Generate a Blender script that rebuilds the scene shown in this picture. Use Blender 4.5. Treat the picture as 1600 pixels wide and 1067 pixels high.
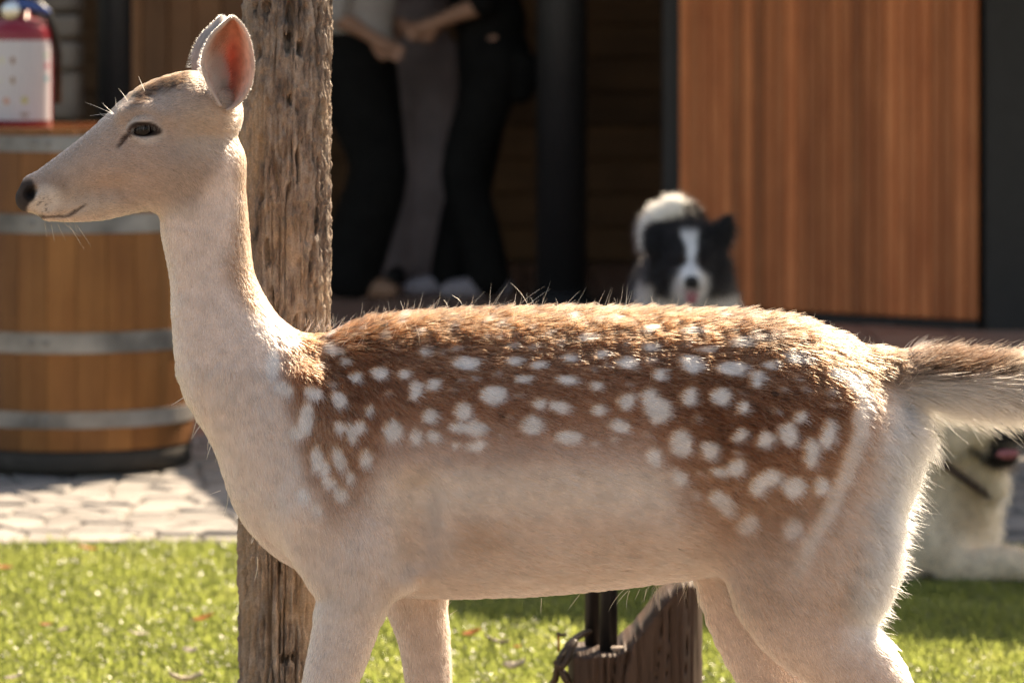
import bpy, bmesh, math, random
import numpy as np
from mathutils import Vector, Matrix

R = math.radians
random.seed(7)
rng = np.random.default_rng(11)
S = bpy.context.scene
for o in list(bpy.data.objects):
    bpy.data.objects.remove(o)

# ------------------------------------------------------------------ camera, sky, sun, exposure
CAM_D, CAM_H = 5.0, 1.2              # metres from the deer, metres above the lawn
FPX, HOR = 6000.0, 60.0              # 135 mm lens on a 1600 px wide frame; row of the horizon
cam = bpy.data.cameras.new('camera')
cam.lens = 135.0
cam.sensor_width = 36.0
cam.shift_y = (HOR - 533.5) / 1600.0
cam.clip_end = 500
cam.dof.use_dof = True
cam.dof.focus_distance = 4.9
cam.dof.aperture_fstop = 7.1
camo = bpy.data.objects.new('camera', cam)
camo.location = (0, -CAM_D, CAM_H)
camo.rotation_euler = (R(90), 0, 0)
S.collection.objects.link(camo)
S.camera = camo

SUN_AZ, SUN_EL = R(36), R(45)        # azimuth measured from straight behind the deer towards the right
SD = Vector((math.sin(SUN_AZ) * math.cos(SUN_EL), math.cos(SUN_AZ) * math.cos(SUN_EL), math.sin(SUN_EL)))
world = bpy.data.worlds.new('World')
S.world = world
world.use_nodes = True
wn = world.node_tree
bg = wn.nodes['Background']
sky = wn.nodes.new('ShaderNodeTexSky')
sky.sky_type = 'NISHITA'
sky.sun_disc = False
sky.sun_elevation = SUN_EL
sky.sun_rotation = SUN_AZ
sky.altitude = 300
sky.air_density = 1.0
sky.dust_density = 3.0
sky.ozone_density = 0.6
wn.links.new(sky.outputs[0], bg.inputs[0])
bg.inputs[1].default_value = 0.085
sun = bpy.data.lights.new('sun', 'SUN')
sun.energy = 5.0
sun.angle = R(0.5)
sun.color = (1.0, 0.92, 0.83)
suno = bpy.data.objects.new('sun', sun)
suno.rotation_euler = SD.to_track_quat('Z', 'Y').to_euler()
suno.location = SD * 30
S.collection.objects.link(suno)

S.view_settings.view_transform = 'Standard'
S.view_settings.look = 'None'
S.view_settings.gamma = 1.0
S.view_settings.exposure = 1.53
S.view_settings.use_curve_mapping = False
S.view_settings.use_white_balance = True
S.view_settings.white_balance_temperature = 8300
S.view_settings.white_balance_tint = 10
S.render.engine = 'CYCLES'
S.cycles.use_denoising = True
S.cycles.denoiser = 'OPENIMAGEDENOISE'
S.cycles.denoising_input_passes = 'RGB_ALBEDO_NORMAL'
S.cycles.denoising_prefilter = 'FAST'
S.cycles.max_bounces = 8
S.cycles.diffuse_bounces = 4
S.cycles.glossy_bounces = 4
S.cycles.transmission_bounces = 6
S.cycles.transparent_max_bounces = 16
S.cycles.sample_clamp_indirect = 6.0
S.cycles.caustics_reflective = False
S.cycles.caustics_refractive = False

# ------------------------------------------------------------------ helpers
def W(px, py, d):
    """a point of the place that lies d metres in front of the lens"""
    return Vector(((px - 800) * d / FPX, d - CAM_D, CAM_H - (py - HOR) * d / FPX))

def tag(o, label=None, cat=None, group=None, kind=None):
    if label: o['label'] = label
    if cat: o['category'] = cat
    if group: o['group'] = group
    if kind: o['kind'] = kind
    return o

def link(o, parent=None):
    S.collection.objects.link(o)
    if parent: o.parent = parent
    return o

def empty(name, label, cat, loc=(0, 0, 0), rz=0, group=None):
    o = bpy.data.objects.new(name, None)
    o.location = loc
    o.rotation_euler = (0, 0, rz)
    o.empty_display_size = 0.05
    link(o)
    return tag(o, label, cat, group)

def mesh_np(name, v, faces, smooth=True):
    """v (n,3) array, faces (m,3|4) array or list of tuples"""
    me = bpy.data.meshes.new(name)
    if isinstance(faces, np.ndarray):
        k = faces.shape[1]
        n = len(faces)
        me.vertices.add(len(v))
        me.vertices.foreach_set('co', np.asarray(v, np.float32).ravel())
        me.loops.add(n * k)
        me.loops.foreach_set('vertex_index', faces.astype(np.int32).ravel())
        me.polygons.add(n)
        me.polygons.foreach_set('loop_start', np.arange(0, n * k, k, dtype=np.int32))
        me.polygons.foreach_set('loop_total', np.full(n, k, np.int32))
        me.update(calc_edges=True)
        me.validate()
    else:
        me.from_pydata([tuple(map(float, p)) for p in v], [], faces)
    if smooth:
        me.polygons.foreach_set('use_smooth', np.ones(len(me.polygons), bool))
    me.update()
    return me

def obj(name, me, mat=None, parent=None, loc=None):
    o = bpy.data.objects.new(name, me)
    if mat and not me.materials: me.materials.append(mat)
    link(o, parent)
    if loc is not None: o.location = loc
    return o

def vcol(me, col, name='coat'):
    a = me.attributes.new(name, 'FLOAT_COLOR', 'POINT')
    c = np.ones((len(me.vertices), 4), np.float32)
    c[:, :3] = col
    a.data.foreach_set('color', c.ravel())

def box_me(name, sx, sy, sz, bev=0.004, jit=0.0):
    bm = bmesh.new()
    bmesh.ops.create_cube(bm, size=1)
    for v in bm.verts:
        v.co = Vector((v.co.x * sx, v.co.y * sy, v.co.z * sz))
        if jit: v.co += Vector([random.uniform(-jit, jit) for _ in range(3)])
    if bev: bmesh.ops.bevel(bm, geom=bm.edges[:], offset=bev, segments=1, affect='EDGES')
    me = bpy.data.meshes.new(name)
    bm.to_mesh(me); bm.free()
    return me

def lathe_me(name, prof, n=48, cap=True):
    v, f = [], []
    for (r, z) in prof:
        for i in range(n):
            a = 2 * math.pi * i / n
            v.append((r * math.cos(a), r * math.sin(a), z))
    for j in range(len(prof) - 1):
        for i in range(n):
            k = (i + 1) % n
            f.append((j * n + i, j * n + k, (j + 1) * n + k, (j + 1) * n + i))
    if cap:
        f.append(tuple(range(n - 1, -1, -1)))
        f.append(tuple((len(prof) - 1) * n + i for i in range(n)))
    return mesh_np(name, v, f)

def tube_me(name, pts, rad, n=10):
    """a tube through pts; rad a number or a list"""
    v, f = [], []
    P = [Vector(p) for p in pts]
    for i, p in enumerate(P):
        t = (P[min(i + 1, len(P) - 1)] - P[max(i - 1, 0)]).normalized()
        a = t.cross(Vector((0.13, 0.97, 0.21))).normalized()
        b = t.cross(a)
        r = rad[i] if isinstance(rad, (list, tuple)) else rad
        for k in range(n):
            w = 2 * math.pi * k / n
            v.append(p + (a * math.cos(w) + b * math.sin(w)) * r)
    for i in range(len(P) - 1):
        for k in range(n):
            l = (k + 1) % n
            f.append((i * n + k, i * n + l, (i + 1) * n + l, (i + 1) * n + k))
    f.append(tuple(range(n - 1, -1, -1)))
    f.append(tuple((len(P) - 1) * n + i for i in range(n)))
    return mesh_np(name, v, f)

def _hash(ix, iy, iz):
    h = (ix * 374761393 + iy * 668265263 + iz * 2147483647 + 1013904223) & 0xFFFFFFFF
    h = ((h ^ (h >> 13)) * 1274126177) & 0xFFFFFFFF
    h = ((h ^ (h >> 16)) * 2246822519) & 0xFFFFFFFF
    return ((h ^ (h >> 13)) & 0xFFFFFF) / float(0xFFFFFF)

def noise(x, y, z):
    """value noise in -1..1"""
    x, y, z = np.broadcast_arrays(*[np.asarray(a, float) for a in (x, y, z)])
    ix, iy, iz = [np.floor(a).astype(np.int64) for a in (x, y, z)]
    fx, fy, fz = x - ix, y - iy, z - iz
    fx, fy, fz = [a * a * (3 - 2 * a) for a in (fx, fy, fz)]
    r = 0
    for dx in (0, 1):
        for dy in (0, 1):
            for dz in (0, 1):
                w = (fx if dx else 1 - fx) * (fy if dy else 1 - fy) * (fz if dz else 1 - fz)
                r = r + w * _hash(ix + dx, iy + dy, iz + dz)
    return r * 2 - 1

def fbm(x, y, z, o=4):
    r, a = 0, 0.5
    for i in range(o):
        r = r + a * noise(x, y, z)
        x, y, z, a = np.asarray(x) * 2.03 + 17, np.asarray(y) * 2.03 + 5, np.asarray(z) * 2.03 + 9, a * 0.5
    return r

def sm(a, b, x):
    t = np.clip((np.asarray(x, float) - a) / (b - a), 0, 1)
    return t * t * (3 - 2 * t)

def catmull(pts, sub):
    p = np.asarray(pts, float)
    out = []
    for i in range(len(p) - 1):
        p0, p1, p2, p3 = p[max(i - 1, 0)], p[i], p[i + 1], p[min(i + 2, len(p) - 1)]
        for s in range(sub):
            t = s / sub
            out.append(0.5 * (2 * p1 + (p2 - p0) * t + (2 * p0 - 5 * p1 + 4 * p2 - p3) * t * t + (3 * p1 - p0 - 3 * p2 + p3) * t ** 3))
    out.append(p[-1])
    return np.array(out)

class Field:
    """an implicit surface on a grid: soft unions of tapering chains, then surface nets"""
    def __init__(s, ax, ay, az):
        s.a = [np.asarray(q, np.float32) for q in (ax, ay, az)]
        s.v = np.full([len(q) for q in s.a], 1.0, np.float32)
    def _win(s, lo, hi):
        sl = []
        for q, l, h in zip(s.a, lo, hi):
            i, j = np.searchsorted(q, l), np.searchsorted(q, h)
            sl.append(slice(max(i - 1, 0), min(j + 1, len(q))))
        return tuple(sl)
    def chain(s, pts, k=0.02, sub=4, op='add'):
        """pts: x, y, z, r (in the xz plane), w (across, along y)"""
        p = catmull(pts, sub) if len(pts) > 2 and sub > 1 else np.asarray(pts, float)
        m = p[:, 3:5].max() + 2.2 * max(k, 0.01)
        sl = s._win(p[:, :3].min(0) - m, p[:, :3].max(0) + m)
        X = s.a[0][sl[0]][:, None, None]; Y = s.a[1][sl[1]][None, :, None]; Z = s.a[2][sl[2]][None, None, :]
        if min(len(s.a[i][sl[i]]) for i in range(3)) == 0: return
        D = None
        for i in range(len(p) - 1):
            a, b = p[i], p[i + 1]
            e = b[:3] - a[:3]
            L2 = float((e ** 2).sum()) + 1e-12
            t = np.clip(((X - a[0]) * e[0] + (Y - a[1]) * e[1] + (Z - a[2]) * e[2]) / L2, 0, 1).astype(np.float32)
            r = a[3] + t * (b[3] - a[3]); w = a[4] + t * (b[4] - a[4])
            qx = X - (a[0] + t * e[0]); qy = Y - (a[1] + t * e[1]); qz = Z - (a[2] + t * e[2])
            rr = np.sqrt((qx * qx + qz * qz) / (r * r) + qy * qy / (w * w))
            d = (rr - 1) * np.minimum(r, w)
            D = d if D is None else np.minimum(D, d)
        s.put(sl, D, k, op)
    def put(s, sl, D, k, op='add'):
        V = s.v[sl]
        if op == 'add':
            h = np.clip(k - np.abs(V - D), 0, None) / k
            s.v[sl] = np.minimum(V, D) - h * h * k * 0.25
        else:
            h = np.clip(k - np.abs(V + D), 0, None) / k
            s.v[sl] = np.maximum(V, -D) + h * h * k * 0.25
    def net(s):
        V = s.v
        ins = V < 0
        c = np.zeros(np.array(V.shape) - 1, np.int8)
        for i in (0, 1):
            for j in (0, 1):
                for k in (0, 1):
                    c += ins[i:V.shape[0] - 1 + i, j:V.shape[1] - 1 + j, k:V.shape[2] - 1 + k]
        act = (c > 0) & (c < 8)
        I = np.argwhere(act)
        idx = np.full(act.shape, -1, np.int64)
        idx[act] = np.arange(len(I))
        acc = np.zeros((len(I), 3)); cnt = np.zeros(len(I))
        corners = [(i, j, k) for i in (0, 1) for j in (0, 1) for k in (0, 1)]
        for A in corners:
            for ax in range(3):
                if A[ax]: continue
                B = list(A); B[ax] = 1
                ia, ib = I + A, I + B
                va = V[ia[:, 0], ia[:, 1], ia[:, 2]]; vb = V[ib[:, 0], ib[:, 1], ib[:, 2]]
                on = (va < 0) != (vb < 0)
                t = va[on] / (va[on] - vb[on])
                for q in range(3):
                    pa = s.a[q][ia[on, q]]; pb = s.a[q][ib[on, q]]
                    acc[on, q] += pa + t * (pb - pa)
                cnt[on] += 1
        v = acc / cnt[:, None]
        F = []
        for ax in range(3):
            sa = [slice(None)] * 3; sb = [slice(None)] * 3
            sa[ax] = slice(0, -1); sb[ax] = slice(1, None)
            ch = ins[tuple(sa)] != ins[tuple(sb)]
            E = np.argwhere(ch)
            b, g = [q for q in range(3) if q != ax]
            ok = (E[:, b] > 0) & (E[:, g] > 0) & (E[:, b] < V.shape[b] - 1) & (E[:, g] < V.shape[g] - 1)
            E = E[ok]
            def cell(db, dg):
                C = E.copy(); C[:, b] -= db; C[:, g] -= dg
                return idx[C[:, 0], C[:, 1], C[:, 2]]
            q = np.stack([cell(1, 1), cell(0, 1), cell(0, 0), cell(1, 0)], 1)
            flip = ins[tuple(E.T)] == (ax == 1)
            q[flip] = q[flip][:, ::-1]
            F.append(q)
        return v, np.concatenate(F)

def ax_(lo, hi, st):
    return np.arange(lo, hi + st, st)

def vnormals(v, f):
    n = np.zeros_like(v)
    fn = np.cross(v[f[:, 2]] - v[f[:, 0]], v[f[:, 3]] - v[f[:, 1]])
    for i in range(4): np.add.at(n, f[:, i], fn)
    return n / (np.linalg.norm(n, axis=1, keepdims=True) + 1e-9)

def relax(v, f, it=2, lam=0.5):
    e = np.concatenate([f[:, [0, 1]], f[:, [1, 2]], f[:, [2, 3]], f[:, [3, 0]]])
    e = np.concatenate([e, e[:, ::-1]])
    deg = np.bincount(e[:, 0], minlength=len(v))[:, None]
    for l in [lam, -lam * 1.02] * it:
        a = np.zeros_like(v)
        for c in range(3): a[:, c] = np.bincount(e[:, 0], v[e[:, 1], c], minlength=len(v))
        v = v + l * (a / np.maximum(deg, 1) - v)
    return v

def hair(name, pts, rad, col, mat, parent):
    """pts (n,k,3); rad (k,) or (n,k); col (n,3)"""
    n, k = pts.shape[:2]
    hc = bpy.data.hair_curves.new(name)
    hc.add_curves([k] * n)
    hc.attributes['position'].data.foreach_set('vector', np.ascontiguousarray(pts, np.float32).ravel())
    ra = hc.attributes.get('radius') or hc.attributes.new('radius', 'FLOAT', 'POINT')
    ra.data.foreach_set('value', np.ascontiguousarray(np.broadcast_to(rad, (n, k)), np.float32).ravel())
    ca = hc.attributes.new('coat', 'FLOAT_COLOR', 'CURVE')
    c = np.ones((n, 4), np.float32); c[:, :3] = col
    ca.data.foreach_set('color', c.ravel())
    hc.materials.append(mat)
    o = bpy.data.objects.new(name, hc)
    link(o, parent)
    return o

# ------------------------------------------------------------------ materials
class NT:
    def __init__(s, name):
        s.m = bpy.data.materials.new(name)
        s.m.use_nodes = True
        s.t = s.m.node_tree
        s.b = s.t.nodes['Principled BSDF']
        s.out = s.t.nodes['Material Output']
    def n(s, typ, **kw):
        q = s.t.nodes.new('ShaderNode' + typ)
        for k, v in kw.items():
            if hasattr(q, k): setattr(q, k, v)
            else: q.inputs[k].default_value = v
        return q
    def l(s, a, b): s.t.links.new(a, b)
    def coord(s, sc=(1, 1, 1), kind='Object'):
        c = s.n('TexCoord'); m = s.n('Mapping')
        m.inputs['Scale'].default_value = sc
        s.l(c.outputs[kind], m.inputs['Vector'])
        return m.outputs[0]
    def noise(s, vec, scale, det=5, rough=0.55):
        q = s.n('TexNoise'); q.inputs['Scale'].default_value = scale
        q.inputs['Detail'].default_value = det; q.inputs['Roughness'].default_value = rough
        if vec is not None: s.l(vec, q.inputs['Vector'])
        return q.outputs['Fac']
    def ramp(s, fac, stops):
        q = s.n('ValToRGB')
        e = q.color_ramp.elements
        while len(e) < len(stops): e.new(0.5)
        for el, (p, c) in zip(e, stops):
            el.position = p; el.color = (*c, 1)
        s.l(fac, q.inputs[0])
        return q.outputs[0]
    def bump(s, h, st=0.3, dist=0.01):
        q = s.n('Bump'); q.inputs['Strength'].default_value = st; q.inputs['Distance'].default_value = dist
        s.l(h, q.inputs['Height']); s.l(q.outputs[0], s.b.inputs['Normal'])
    def mix(s, fac, a, b, mode='MIX'):
        q = s.n('Mix', data_type='RGBA', blend_type=mode)
        for sock, val in ((q.inputs[0], fac), (q.inputs[6], a), (q.inputs[7], b)):
            if hasattr(val, 'links'): s.l(val, sock)
            elif isinstance(val, (tuple, list)): sock.default_value = (*val, 1)
            else: sock.default_value = val
        return q.outputs[2]

def m_plain(name, c, rough=0.6, var=0.25, scale=20, metal=0.0, bump=0.15, spec=0.5):
    t = NT(name)
    v = t.coord()
    n = t.noise(v, scale)
    lo = tuple(x * (1 - var) for x in c); hi = tuple(min(1, x * (1 + var)) for x in c)
    t.l(t.ramp(n, [(0.3, lo), (0.7, hi)]), t.b.inputs['Base Color'])
    t.b.inputs['Roughness'].default_value = rough
    t.b.inputs['Metallic'].default_value = metal
    t.b.inputs['Specular IOR Level'].default_value = spec
    if bump: t.bump(n, bump, 0.004)
    return t.m

def m_wood(name, dark, mid, light, axis=2, rough=0.55, grain=9.0, hue=0.25, spec=0.4):
    t = NT(name)
    sc = [grain * 4] * 3; sc[axis] = grain * 0.25
    oi = t.n('ObjectInfo')
    v0 = t.n('TexCoord')
    ad = t.n('VectorMath', operation='ADD')
    mul = t.n('Math', operation='MULTIPLY'); mul.inputs[1].default_value = 37.0
    t.l(oi.outputs['Random'], mul.inputs[0])
    cmb = t.n('CombineXYZ')
    for i in range(3): t.l(mul.outputs[0], cmb.inputs[i])
    t.l(v0.outputs['Object'], ad.inputs[0]); t.l(cmb.outputs[0], ad.inputs[1])
    mp = t.n('Mapping'); mp.inputs['Scale'].default_value = sc
    t.l(ad.outputs[0], mp.inputs['Vector'])
    n1 = t.noise(mp.outputs[0], 1.0, 6, 0.6)
    n2 = t.noise(ad.outputs[0], 3.0, 3)
    col = t.ramp(n1, [(0.25, dark), (0.5, mid), (0.75, light)])
    col = t.mix(0.5, col, t.ramp(n2, [(0.3, tuple(x * 0.7 for x in mid)), (0.7, light)]), 'MIX')
    rr = t.n('MapRange'); rr.inputs['To Min'].default_value = 1 - hue; rr.inputs['To Max'].default_value = 1 + hue
    t.l(oi.outputs['Random'], rr.inputs['Value'])
    g = t.n('VectorMath', operation='SCALE')
    t.l(col, g.inputs[0]); t.l(rr.outputs[0], g.inputs['Scale'])
    t.l(g.outputs[0], t.b.inputs['Base Color'])
    t.b.inputs['Roughness'].default_value = rough
    t.b.inputs['Specular IOR Level'].default_value = spec
    t.bump(n1, 0.25, 0.004)
    return t.m

def m_vcol(name, rough=0.8, spec=0.2, scale=60, var=0.12):
    t = NT(name)
    a = t.n('Attribute', attribute_name='coat')
    n = t.noise(t.coord(), scale, 4)
    f = t.ramp(n, [(0.3, (1 - var,) * 3), (0.7, (1 + var,) * 3)])
    t.l(t.mix(1.0, a.outputs['Color'], f, 'MULTIPLY'), t.b.inputs['Base Color'])
    t.b.inputs['Roughness'].default_value = rough
    t.b.inputs['Specular IOR Level'].default_value = spec
    t.bump(n, 0.2, 0.002)
    return t.m

def m_hair(name, rough=0.45, rad=0.6):
    t = NT(name)
    t.t.nodes.remove(t.b)
    h = t.n('BsdfHairPrincipled')
    h.model = 'CHIANG'
    h.parametrization = 'COLOR'
    a = t.n('Attribute', attribute_name='coat')
    t.l(a.outputs['Color'], h.inputs['Color'])
    h.inputs['Roughness'].default_value = rough
    h.inputs['Radial Roughness'].default_value = rad
    h.inputs['Random Roughness'].default_value = 0.2
    h.inputs['IOR'].default_value = 1.28
    t.l(h.outputs[0], t.out.inputs['Surface'])
    return t.m

def m_leafy(name, c1, c2, c3, rough=0.35, trans=0.5, scale=6.0, tb=1.0):
    t = NT(name)
    g = t.n('NewGeometry')
    n = t.noise(g.outputs['Position'], scale, 3)
    n2 = t.noise(g.outputs['Position'], scale * 60, 2)
    col = t.ramp(n, [(0.3, c1), (0.55, c2), (0.75, c3)])
    col = t.mix(0.6, col, t.ramp(n2, [(0.3, c1), (0.7, c3)]))
    t.l(col, t.b.inputs['Base Color'])
    t.b.inputs['Roughness'].default_value = rough
    tr = t.n('BsdfTranslucent')
    gn = t.n('VectorMath', operation='SCALE'); gn.inputs['Scale'].default_value = tb
    t.l(col, gn.inputs[0]); t.l(gn.outputs[0], tr.inputs['Color'])
    mx = t.n('MixShader'); mx.inputs[0].default_value = trans
    t.l(t.b.outputs[0], mx.inputs[1]); t.l(tr.outputs[0], mx.inputs[2])
    t.l(mx.outputs[0], t.out.inputs['Surface'])
    return t.m

M = {}
M['soil'] = m_plain('soil', (0.075, 0.06, 0.035), 0.95, 0.4, 8)
M['turf'] = m_plain('turf', (0.10, 0.10, 0.028), 0.95, 0.5, 25)
M['bounce_ground'] = m_plain('bounce_tone', (0.17, 0.14, 0.12), 0.95, 0.3, 60)  # neutral tone picked for the light it bounces onto the deer
M['mortar'] = m_plain('mortar', (0.23, 0.205, 0.18), 0.95, 0.3, 30)
M['stone'] = None
t = NT('paving_stone')
oi = t.n('ObjectInfo')
n = t.noise(t.coord(), 14, 6)
c = t.ramp(oi.outputs['Random'], [(0.0, (0.20, 0.18, 0.165)), (0.5, (0.28, 0.255, 0.235)), (1.0, (0.36, 0.325, 0.295))])
t.l(t.mix(0.6, c, t.ramp(n, [(0.3, (0.55,) * 3), (0.7, (1.0,) * 3)]), 'MULTIPLY'), t.b.inputs['Base Color'])
t.b.inputs['Roughness'].default_value = 0.75
t.bump(n, 0.4, 0.006)
M['stone'] = t.m
M['terracotta'] = m_wood('terracotta', (0.34, 0.19, 0.135), (0.45, 0.26, 0.19), (0.54, 0.33, 0.25), 0, 0.5, 4, 0.2)
M['grass'] = m_leafy('grass', (0.055, 0.085, 0.012), (0.155, 0.195, 0.034), (0.32, 0.325, 0.11), 0.27, 0.62, 3.0, 1.85)
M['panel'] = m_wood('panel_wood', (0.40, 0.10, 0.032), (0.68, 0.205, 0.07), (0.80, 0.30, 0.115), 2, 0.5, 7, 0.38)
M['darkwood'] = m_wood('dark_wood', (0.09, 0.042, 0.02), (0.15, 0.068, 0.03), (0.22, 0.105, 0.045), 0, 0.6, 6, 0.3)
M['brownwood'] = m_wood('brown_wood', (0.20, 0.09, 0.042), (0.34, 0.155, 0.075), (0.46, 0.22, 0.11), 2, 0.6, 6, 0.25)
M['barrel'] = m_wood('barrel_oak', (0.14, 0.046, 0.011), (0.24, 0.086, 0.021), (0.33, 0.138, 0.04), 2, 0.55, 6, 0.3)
M['hoop'] = m_plain('hoop_steel', (0.27, 0.25, 0.235), 0.55, 0.6, 5, 0.45, 0.2)
M['black'] = m_plain('black_metal', (0.018, 0.018, 0.02), 0.45, 0.2, 20, 0.2, 0.05)
M['column'] = m_plain('column_paint', (0.022, 0.0215, 0.024), 0.5, 0.12, 5, 0.0, 0.05)
M['rubble'] = m_plain('rubble_stone', (0.17, 0.14, 0.115), 0.9, 0.5, 6, 0, 0.5)
M['roof'] = m_plain('roof_boards', (0.12, 0.08, 0.05), 0.8, 0.3, 5)
M['red'] = m_plain('red_paint', (0.27, 0.012, 0.028), 0.3, 0.08, 10, 0, 0.02)
M['label'] = m_plain('label_paper', (0.56, 0.54, 0.58), 0.5, 0.04, 10, 0, 0.0)
M['blue'] = m_plain('blue_plastic', (0.03, 0.08, 0.28), 0.4, 0.1, 10, 0, 0.0)
M['chrome'] = m_plain('chrome', (0.7, 0.7, 0.7), 0.25, 0.1, 20, 1.0, 0.0)
M['skin'] = m_plain('skin', (0.50, 0.27, 0.18), 0.5, 0.1, 30, 0, 0.05)
M['blackcloth'] = m_plain('black_cloth', (0.010, 0.0095, 0.009), 0.9, 0.3, 12, 0, 0.2, 0.2)
M['greycloth'] = m_plain('grey_cloth', (0.36, 0.28, 0.28), 0.9, 0.3, 5, 0, 0.3, 0.2)
M['whitecloth'] = m_plain('white_cloth', (0.55, 0.50, 0.47), 0.9, 0.06, 12, 0, 0.2, 0.2)
M['creamcloth'] = m_plain('cream_cloth', (0.35, 0.32, 0.30), 0.9, 0.1, 12, 0, 0.2, 0.2)
M['hairdark'] = m_plain('dark_hair', (0.03, 0.018, 0.01), 0.5, 0.3, 60, 0, 0.2)
M['shoe'] = m_plain('shoe_white', (0.36, 0.32, 0.35), 0.6, 0.1, 20, 0, 0.05)
M['shoetan'] = m_plain('shoe_tan', (0.40, 0.22, 0.14), 0.6, 0.15, 20, 0, 0.05)
M['fur'] = m_hair('fur')
M['coat'] = m_vcol('coat_skin')
M['dogcoat'] = m_vcol('dog_coat', 0.85, 0.15, 35, 0.2)
M['leaf_orange'] = m_leafy('dry_leaf_orange', (0.35, 0.09, 0.02), (0.5, 0.16, 0.04), (0.55, 0.22, 0.06), 0.5, 0.4, 30)
M['leaf_pale'] = m_leafy('dry_leaf_pale', (0.40, 0.34, 0.26), (0.55, 0.48, 0.38), (0.65, 0.58, 0.48), 0.5, 0.3, 30)
M['leaf_dark'] = m_leafy('dry_leaf_dark', (0.03, 0.02, 0.012), (0.06, 0.035, 0.02), (0.09, 0.055, 0.03), 0.5, 0.2, 30)

# ------------------------------------------------------------------ ground, lawn, patio
def sheet(name, x0, x1, d0, d1, z, mat, nx=1, ny=1):
    xs, ys = np.linspace(x0, x1, nx + 1), np.linspace(d0 - CAM_D, d1 - CAM_D, ny + 1)
    v = [(x, y, z) for y in ys for x in xs]
    f = [(j * (nx + 1) + i, j * (nx + 1) + i + 1, (j + 1) * (nx + 1) + i + 1, (j + 1) * (nx + 1) + i) for j in range(ny) for i in range(nx)]
    return obj(name, mesh_np(name, v, f), mat)

EDGE = 9.12                          # where the lawn stops and the paving starts
ground = tag(sheet('ground', -120, 120, -100, 150, -0.012, M['soil']), kind='structure')
patio = tag(sheet('patio', -9, 9, EDGE, 11.62, -0.004, M['mortar']), kind='structure')

def paving():
    nx, ny = 42, 22
    x0, x1, d0, d1 = -2.25, 2.25, EDGE + 0.01, 11.6
    gx, gy = (x1 - x0) / nx, (d1 - d0) / ny
    P = {}
    for j in range(ny + 1):
        for i in range(nx + 1):
            jx = random.uniform(-0.46, 0.46) * gx + (gx * 0.35 if j % 2 else 0)
            jy = random.uniform(-0.44, 0.44) * gy
            if j == 0: jy = random.uniform(-0.25, 0.1) * gy
            P[i, j] = Vector((x0 + i * gx + jx, d0 + j * gy + jy - CAM_D, 0))
    rest_v, rest_f = [], []
    made = 0
    cells = []
    for j in range(ny):
        for i in range(nx):
            q = [P[i, j], P[i + 1, j], P[i + 1, j + 1], P[i, j + 1]]
            c = sum(q, Vector()) / 4
            d = c.y + CAM_D
            px, py = 800 + c.x * FPX / d, HOR + CAM_H * FPX / d
            hid = 380 < px < 1380
            off = px < -90 or px > 1690
            cells.append((1000 if off else (100 if hid else 0) + abs(py - 790), q, c))
    cells.sort(key=lambda k: k[0])
    for n_, (_, q, c) in enumerate(cells):
        h = random.uniform(0.003, 0.012)
        tl = Vector((random.uniform(-0.03, 0.03), random.uniform(-0.03, 0.03)))
        ring0, ring1 = [], []
        m = 14
        pts = []
        for k in range(4):
            a, b = q[k], q[(k + 1) % 4]
            for s in range(3):
                p = a.lerp(b, s / 3)
                rd = 0.86 if s == 0 else 0.94
                pts.append(c + (p - c) * (rd + random.uniform(-0.03, 0.03)))
        v = [p - c + Vector((0, 0, -0.004)) for p in pts]
        v += [(p - c) * 0.99 + Vector((0, 0, h * 0.6)) for p in pts]
        v += [(p - c) * 0.90 + Vector((0, 0, h + tl.x * (p - c).x + tl.y * (p - c).y)) for p in pts]
        m = len(pts)
        f = [(r * m + k, r * m + (k + 1) % m, (r + 1) * m + (k + 1) % m, (r + 1) * m + k) for r in (0, 1) for k in range(m)]
        f.append(tuple(range(2 * m, 3 * m)))
        if made < 295:
            obj('paving_stone', mesh_np('paving_stone', v, f, False), M['stone'], patio, c)
            made += 1
        else:
            o_ = len(rest_v)
            rest_v += [p + c for p in v]
            rest_f += [tuple(o_ + k for k in ff) for ff in f]
    tag(obj('far_paving', mesh_np('far_paving', rest_v, rest_f, False), M['stone'], patio), kind='stuff')
paving()

lawn = tag(sheet('lawn', -14, 14, 6.4, EDGE, -0.006, M['turf']), kind='structure')
bounce_ground = tag(sheet('bounce_ground', -14, 14, -9, 6.4, -0.002, M['bounce_ground']), kind='structure')  # unseen ground sheet added in front to bounce neutral fill light

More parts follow.
